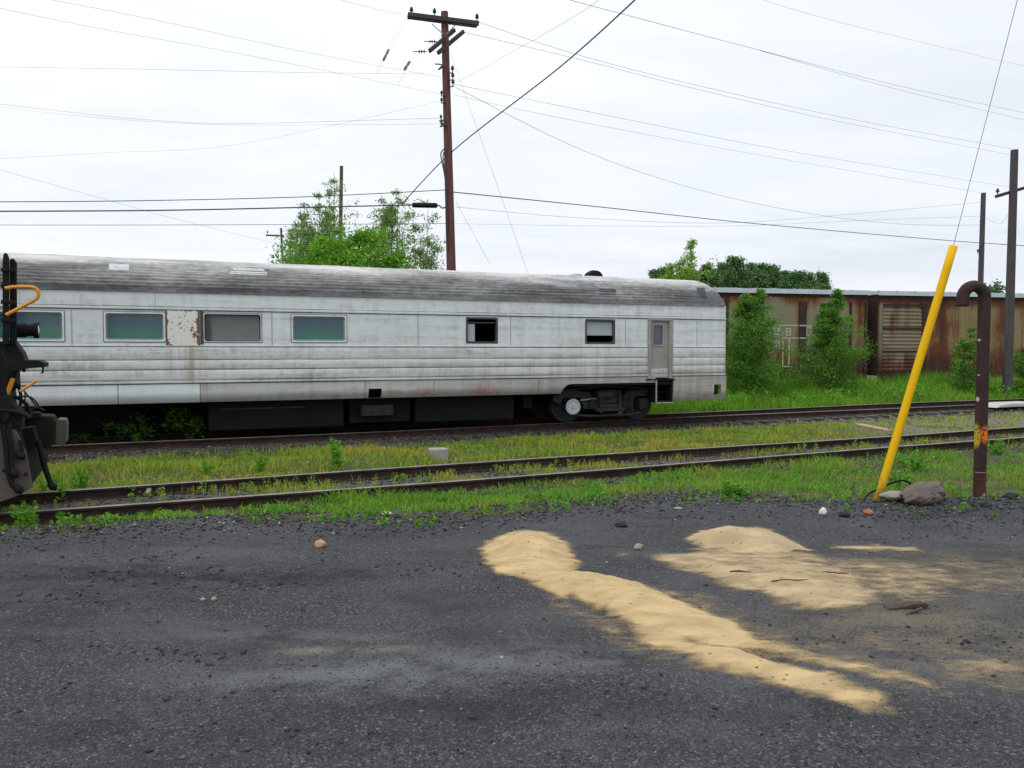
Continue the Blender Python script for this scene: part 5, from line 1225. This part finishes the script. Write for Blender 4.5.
def tree(name, base, H, label, cat, mat, crown, n_limb, n_leaf, leaf, up=.6, cb=.2, trunk_r=.06, group=None, stems=1, jit=.10, lumps=1.0, seed=0, dryv=.05, twig=3, wid_y=1.0, limb_r=.35):
    """crown(t) -> crown radius in metres at relative height t; limbs leave each stem and carry twigs with leaf clumps"""
    rg = np.random.default_rng(seed); rs = random.Random(seed)
    root = empty(name, base, label, cat, 0, group); wood = MB(); C = []; A = []; K = []
    for s in range(stems):
        a0 = 6.28*s/max(1, stems)+rs.uniform(-.5, .5); off = 0 if stems == 1 else rs.uniform(.3, 1.0)
        hs = H*(1 if s == 0 else rs.uniform(.72, .98)); pts = []
        for k in range(9):
            tt = k/8; r_ = crown(tt*.6)*.55*off*tt**.8
            pts.append(np.array([math.cos(a0)*r_+rs.uniform(-1, 1)*jit*.4*H*.05, math.sin(a0)*r_*wid_y+rs.uniform(-1, 1)*jit*.4*H*.05, hs*tt-.05]))
        wood.tube(smooth_path(pts, 2), [trunk_r*(1-.88*k/16) for k in range(17)], 7)
        nl = max(3, n_limb//stems)
        for j in range(nl):
            tt = cb+(1-cb)*(j+rs.random())/nl; tt = min(tt, .99); f = tt*8; i0 = min(7, int(f)); p0 = pts[i0]+(pts[i0+1]-pts[i0])*(f-i0)
            an = j*2.4+rs.uniform(-.6, .6); L_ = crown(min(1, tt+.05))*rs.uniform(.55, 1.1)/max(.62, math.cos(up)) ; el = up+rs.uniform(-.25, .25)
            dv = np.array([math.cos(an)*math.cos(el), math.sin(an)*math.cos(el)*wid_y, math.sin(el)]); p1 = p0+dv*L_+np.array([0, 0, -.06*L_])
            pm = (p0+p1)/2+np.array([0, 0, .08*L_]); rr = trunk_r*(1-.85*tt)*limb_r+.004
            wood.tube([p0, pm, p1], [rr, rr*.6, rr*.2+.002], 5, cap=False)
            tint = rg.normal(0, .17)
            for q in range(twig+1):
                s0 = rs.uniform(.3, 1.0); c = (p0*(1-s0)**2+2*pm*s0*(1-s0)+p1*s0**2) if q else p1
                tv_ = rg.normal(0, 1, 3)*np.array([1, 1, .5])*L_*.22; c2 = c+tv_
                if q: wood.tube([c, c2], [rr*.3+.002, .0015], 4, cap=False)
                m_ = max(2, int(n_leaf/(stems*nl*(twig+1)))); rad = max(leaf*1.3, L_*.20*lumps)
                cc = c2+rg.normal(0, 1, (m_, 3))*rad*np.array([.75, .75, .5]); C.append(cc)
                A.append(rg.normal(0, 1, (m_, 3))*np.array([1, 1, .6])+dv*.8+np.array([0, 0, .15 if up > .8 else -.25])); K.append(np.full(m_, tint+rg.normal(0, .12)))
    C = np.concatenate(C); A = np.concatenate(A); K = np.concatenate(K); n = len(C)
    sz = leaf*rg.uniform(.6, 1.3, n)
    V, Fc, r_, d_ = leaves_np(C, A, sz, sz*.55, np.clip(.45+K+rg.normal(0, .18, n), 0, 1), np.clip(rg.normal(dryv, .12, n), 0, 1))
    wood.build('trunk', M['bark'], root); mesh_np('crown', V, [Fc], 4, [M[mat]], root, attrs={'rnd': r_, 'dry': d_})
    return root
def tb(px, Yd, z=-.4): q = at(px, 350, Yd); return np.array([q[0], q[1], z])
def prof(*kv): xs_ = [a for a, _ in kv]; ys_ = [b for _, b in kv]; return lambda t_: float(np.interp(t_, xs_, ys_))
# shrubs in front of the boxcars
tree('shrub', tb(751, 30.3), 4.45, 'broad green shrub at the end of the passenger car, against the olive boxcar', 'shrub', 'leaf_shrub', prof((0,.95),(.3,1.05),(.7,.78),(.9,.45),(1,.12)), 100, 32000, .075, .75, .02, .045, 'shrubs before the boxcars', 5, seed=3, lumps=1.1)
tree('shrub', tb(829, 31.5), 4.65, 'narrow pointed green shrub hiding the right end of the olive boxcar', 'shrub', 'leaf_shrub', prof((0,1.0),(.3,1.12),(.6,.72),(.85,.34),(1,.05)), 100, 30000, .075, .75, .02, .045, 'shrubs before the boxcars', 3, seed=5, lumps=1.0)
tree('shrub', tb(966, 33.5), 3.1, 'small dark shrub in front of the tan boxcar behind the bent pipe', 'shrub', 'leaf_shrub', prof((0,.6),(.4,.75),(.8,.5),(1,.1)), 40, 6000, .085, .6, .05, .035, 'shrubs before the boxcars', 3, seed=6)
tree('shrub', tb(1030, 33.5), 2.8, 'shrub cut off by the right edge of the photo beside the grey pole', 'shrub', 'leaf_shrub', prof((0,.6),(.4,.7),(.8,.45),(1,.1)), 36, 5000, .085, .6, .05, .035, 'shrubs before the boxcars', 3, seed=8)
# low brush seen under the car at the left
for k, (px, Yd) in enumerate(((95, 21.3), (140, 21.8), (185, 22.2))):
    tree('brush', CC+DC*(-12.2+1.15*k)+NC*(-.25+.15*k)+np.array([0, 0, -.16]), .45+.14*k, ('leftmost', 'middle', 'rightmost')[k]+' of three dark brush clumps in the shade under the passenger car', 'shrub', 'leaf_shrub', prof((0,.4),(.5,.42),(1,.15)), 16, 900, .09, .6, .05, .02, 'brush under the car', 3, seed=20+k)
# trees behind the passenger car
tree('wispy_tree', tb(322, 37.0), 10.35, 'tall wispy grey-green tree behind the car, left of the bright bushy one', 'tree', 'leaf_wispy', prof((0,1.2),(.4,2.0),(.7,1.5),(.88,.75),(1,.10)), 150, 14000, .105, 1.15, .30, .06, 'wispy trees behind the car', 11, seed=11, lumps=.60, twig=4)
tree('wispy_tree', tb(296, 38.0), 8.7, 'thin wispy tree at the left edge of the tree group behind the car', 'tree', 'leaf_wispy', prof((0,.6),(.5,.9),(.75,.7),(.9,.4),(1,.10)), 60, 4600, .105, 1.12, .35, .045, 'wispy trees behind the car', 5, seed=12, lumps=.60, twig=4)
tree('wispy_tree', tb(391, 37.0), 9.55, 'wispy tree with a rounded top between the bright tree and the splice case', 'tree', 'leaf_wispy', prof((0,.6),(.5,1.0),(.75,1.1),(.92,.65),(1,.15)), 90, 10000, .105, 1.0, .35, .06, 'wispy trees behind the car', 6, seed=14, lumps=.75, twig=4)
tree('wispy_tree', tb(425, 36.0), 8.7, 'thin see-through tree directly left of the tall pole', 'tree', 'leaf_wispy', prof((0,.6),(.5,1.0),(.8,.95),(1,.25)), 70, 6000, .105, 1.1, .35, .05, 'wispy trees behind the car', 7, seed=15, lumps=.8, twig=4)
tree('bushy_tree', tb(337, 31.0), 6.75, 'dense bright green bushy tree just above the car roof', 'tree', 'leaf_bright', prof((0,.4),(.5,1.9),(.78,2.55),(.93,1.8),(1,.6)), 100, 36000, .13, .12, .45, .10, None, 3, seed=17, lumps=.85, twig=5)
tree('bushy_tree', tb(380, 31.5), 5.9, 'bright green tree spreading low behind the car towards the tall pole', 'tree', 'leaf_bright', prof((0,.4),(.5,1.2),(.82,1.5),(1,.5)), 44, 9000, .13, .2, .5, .08, None, 2, seed=18, lumps=.8)
tree('young_tree', tb(678, 29.0), 6.15, 'light green sapling with a spiky top behind the right part of the car', 'tree', 'leaf_young', prof((0,.5),(.55,1.15),(.74,.85),(.84,.30),(1,.06)), 110, 15000, .085, 1.0, .35, .05, None, 5, seed=19, lumps=.7, twig=4)
# distant trees
FT = [(655,272,11),(664,270,16),(690,272,15),(706,266,18),(722,266,18),(735,259.5,20),(750,266,17),(762,266,15),(772,268,14),(784,273,15),(797,274,15),(808,276,14),(821,274.5,12),(760,275,14),(742,274,14),(715,275,14),(790,279,16),(700,275,13)]
words = ['leftmost', 'second', 'third', 'fourth', 'fifth', 'sixth', 'seventh', 'eighth', 'ninth', 'tenth', 'eleventh', 'twelfth', 'thirteenth', 'fourteenth', 'fifteenth', 'sixteenth', 'seventeenth', 'eighteenth', 'nineteenth', 'rightmost']
order = sorted(range(len(FT)), key=lambda i: FT[i][0])
for rank, i in enumerate(order):
    px, ty, wpx = FT[i]; Yd = 165+14*math.sin(i*2.3); topz = at(px, ty, Yd)[2]; w_ = wpx/800*Yd*.62
    lab = {735: 'tallest and roundest dark tree of the distant tree line', 821: 'separate dark tree at the right end of the distant tree line'}.get(px, words[rank]+' of the dark trees in the distant tree line, counted from the left')
    tree('distant_tree', tb(px, Yd, -.4), topz+.5, lab, 'tree', 'leaf_far', prof((0,.9*w_),(.3,1.6*w_),(.6,1.55*w_),(.85,1.05*w_),(1,.3*w_)), 70, 10000, .50, .4, .15, .3, 'distant tree line', 1, seed=100+i, lumps=1.15, twig=2)
for px, ty, wpx, lab in ((994,285,14,'small distant tree top between the two right hand poles'),):
    Yd = 120; topz = at(px, ty, Yd)[2]; w_ = wpx/800*Yd*.6
    tree('distant_tree', tb(px, Yd, -.4), topz+.4, lab, 'tree', 'leaf_young' if px < 950 else 'leaf_far', prof((0,.4*w_),(.5,w_),(.85,.7*w_),(1,.15*w_)), 30, 2000, .6, .4, .2, .25, 'distant tree line', 1, seed=300+px, lumps=1.1, twig=2)
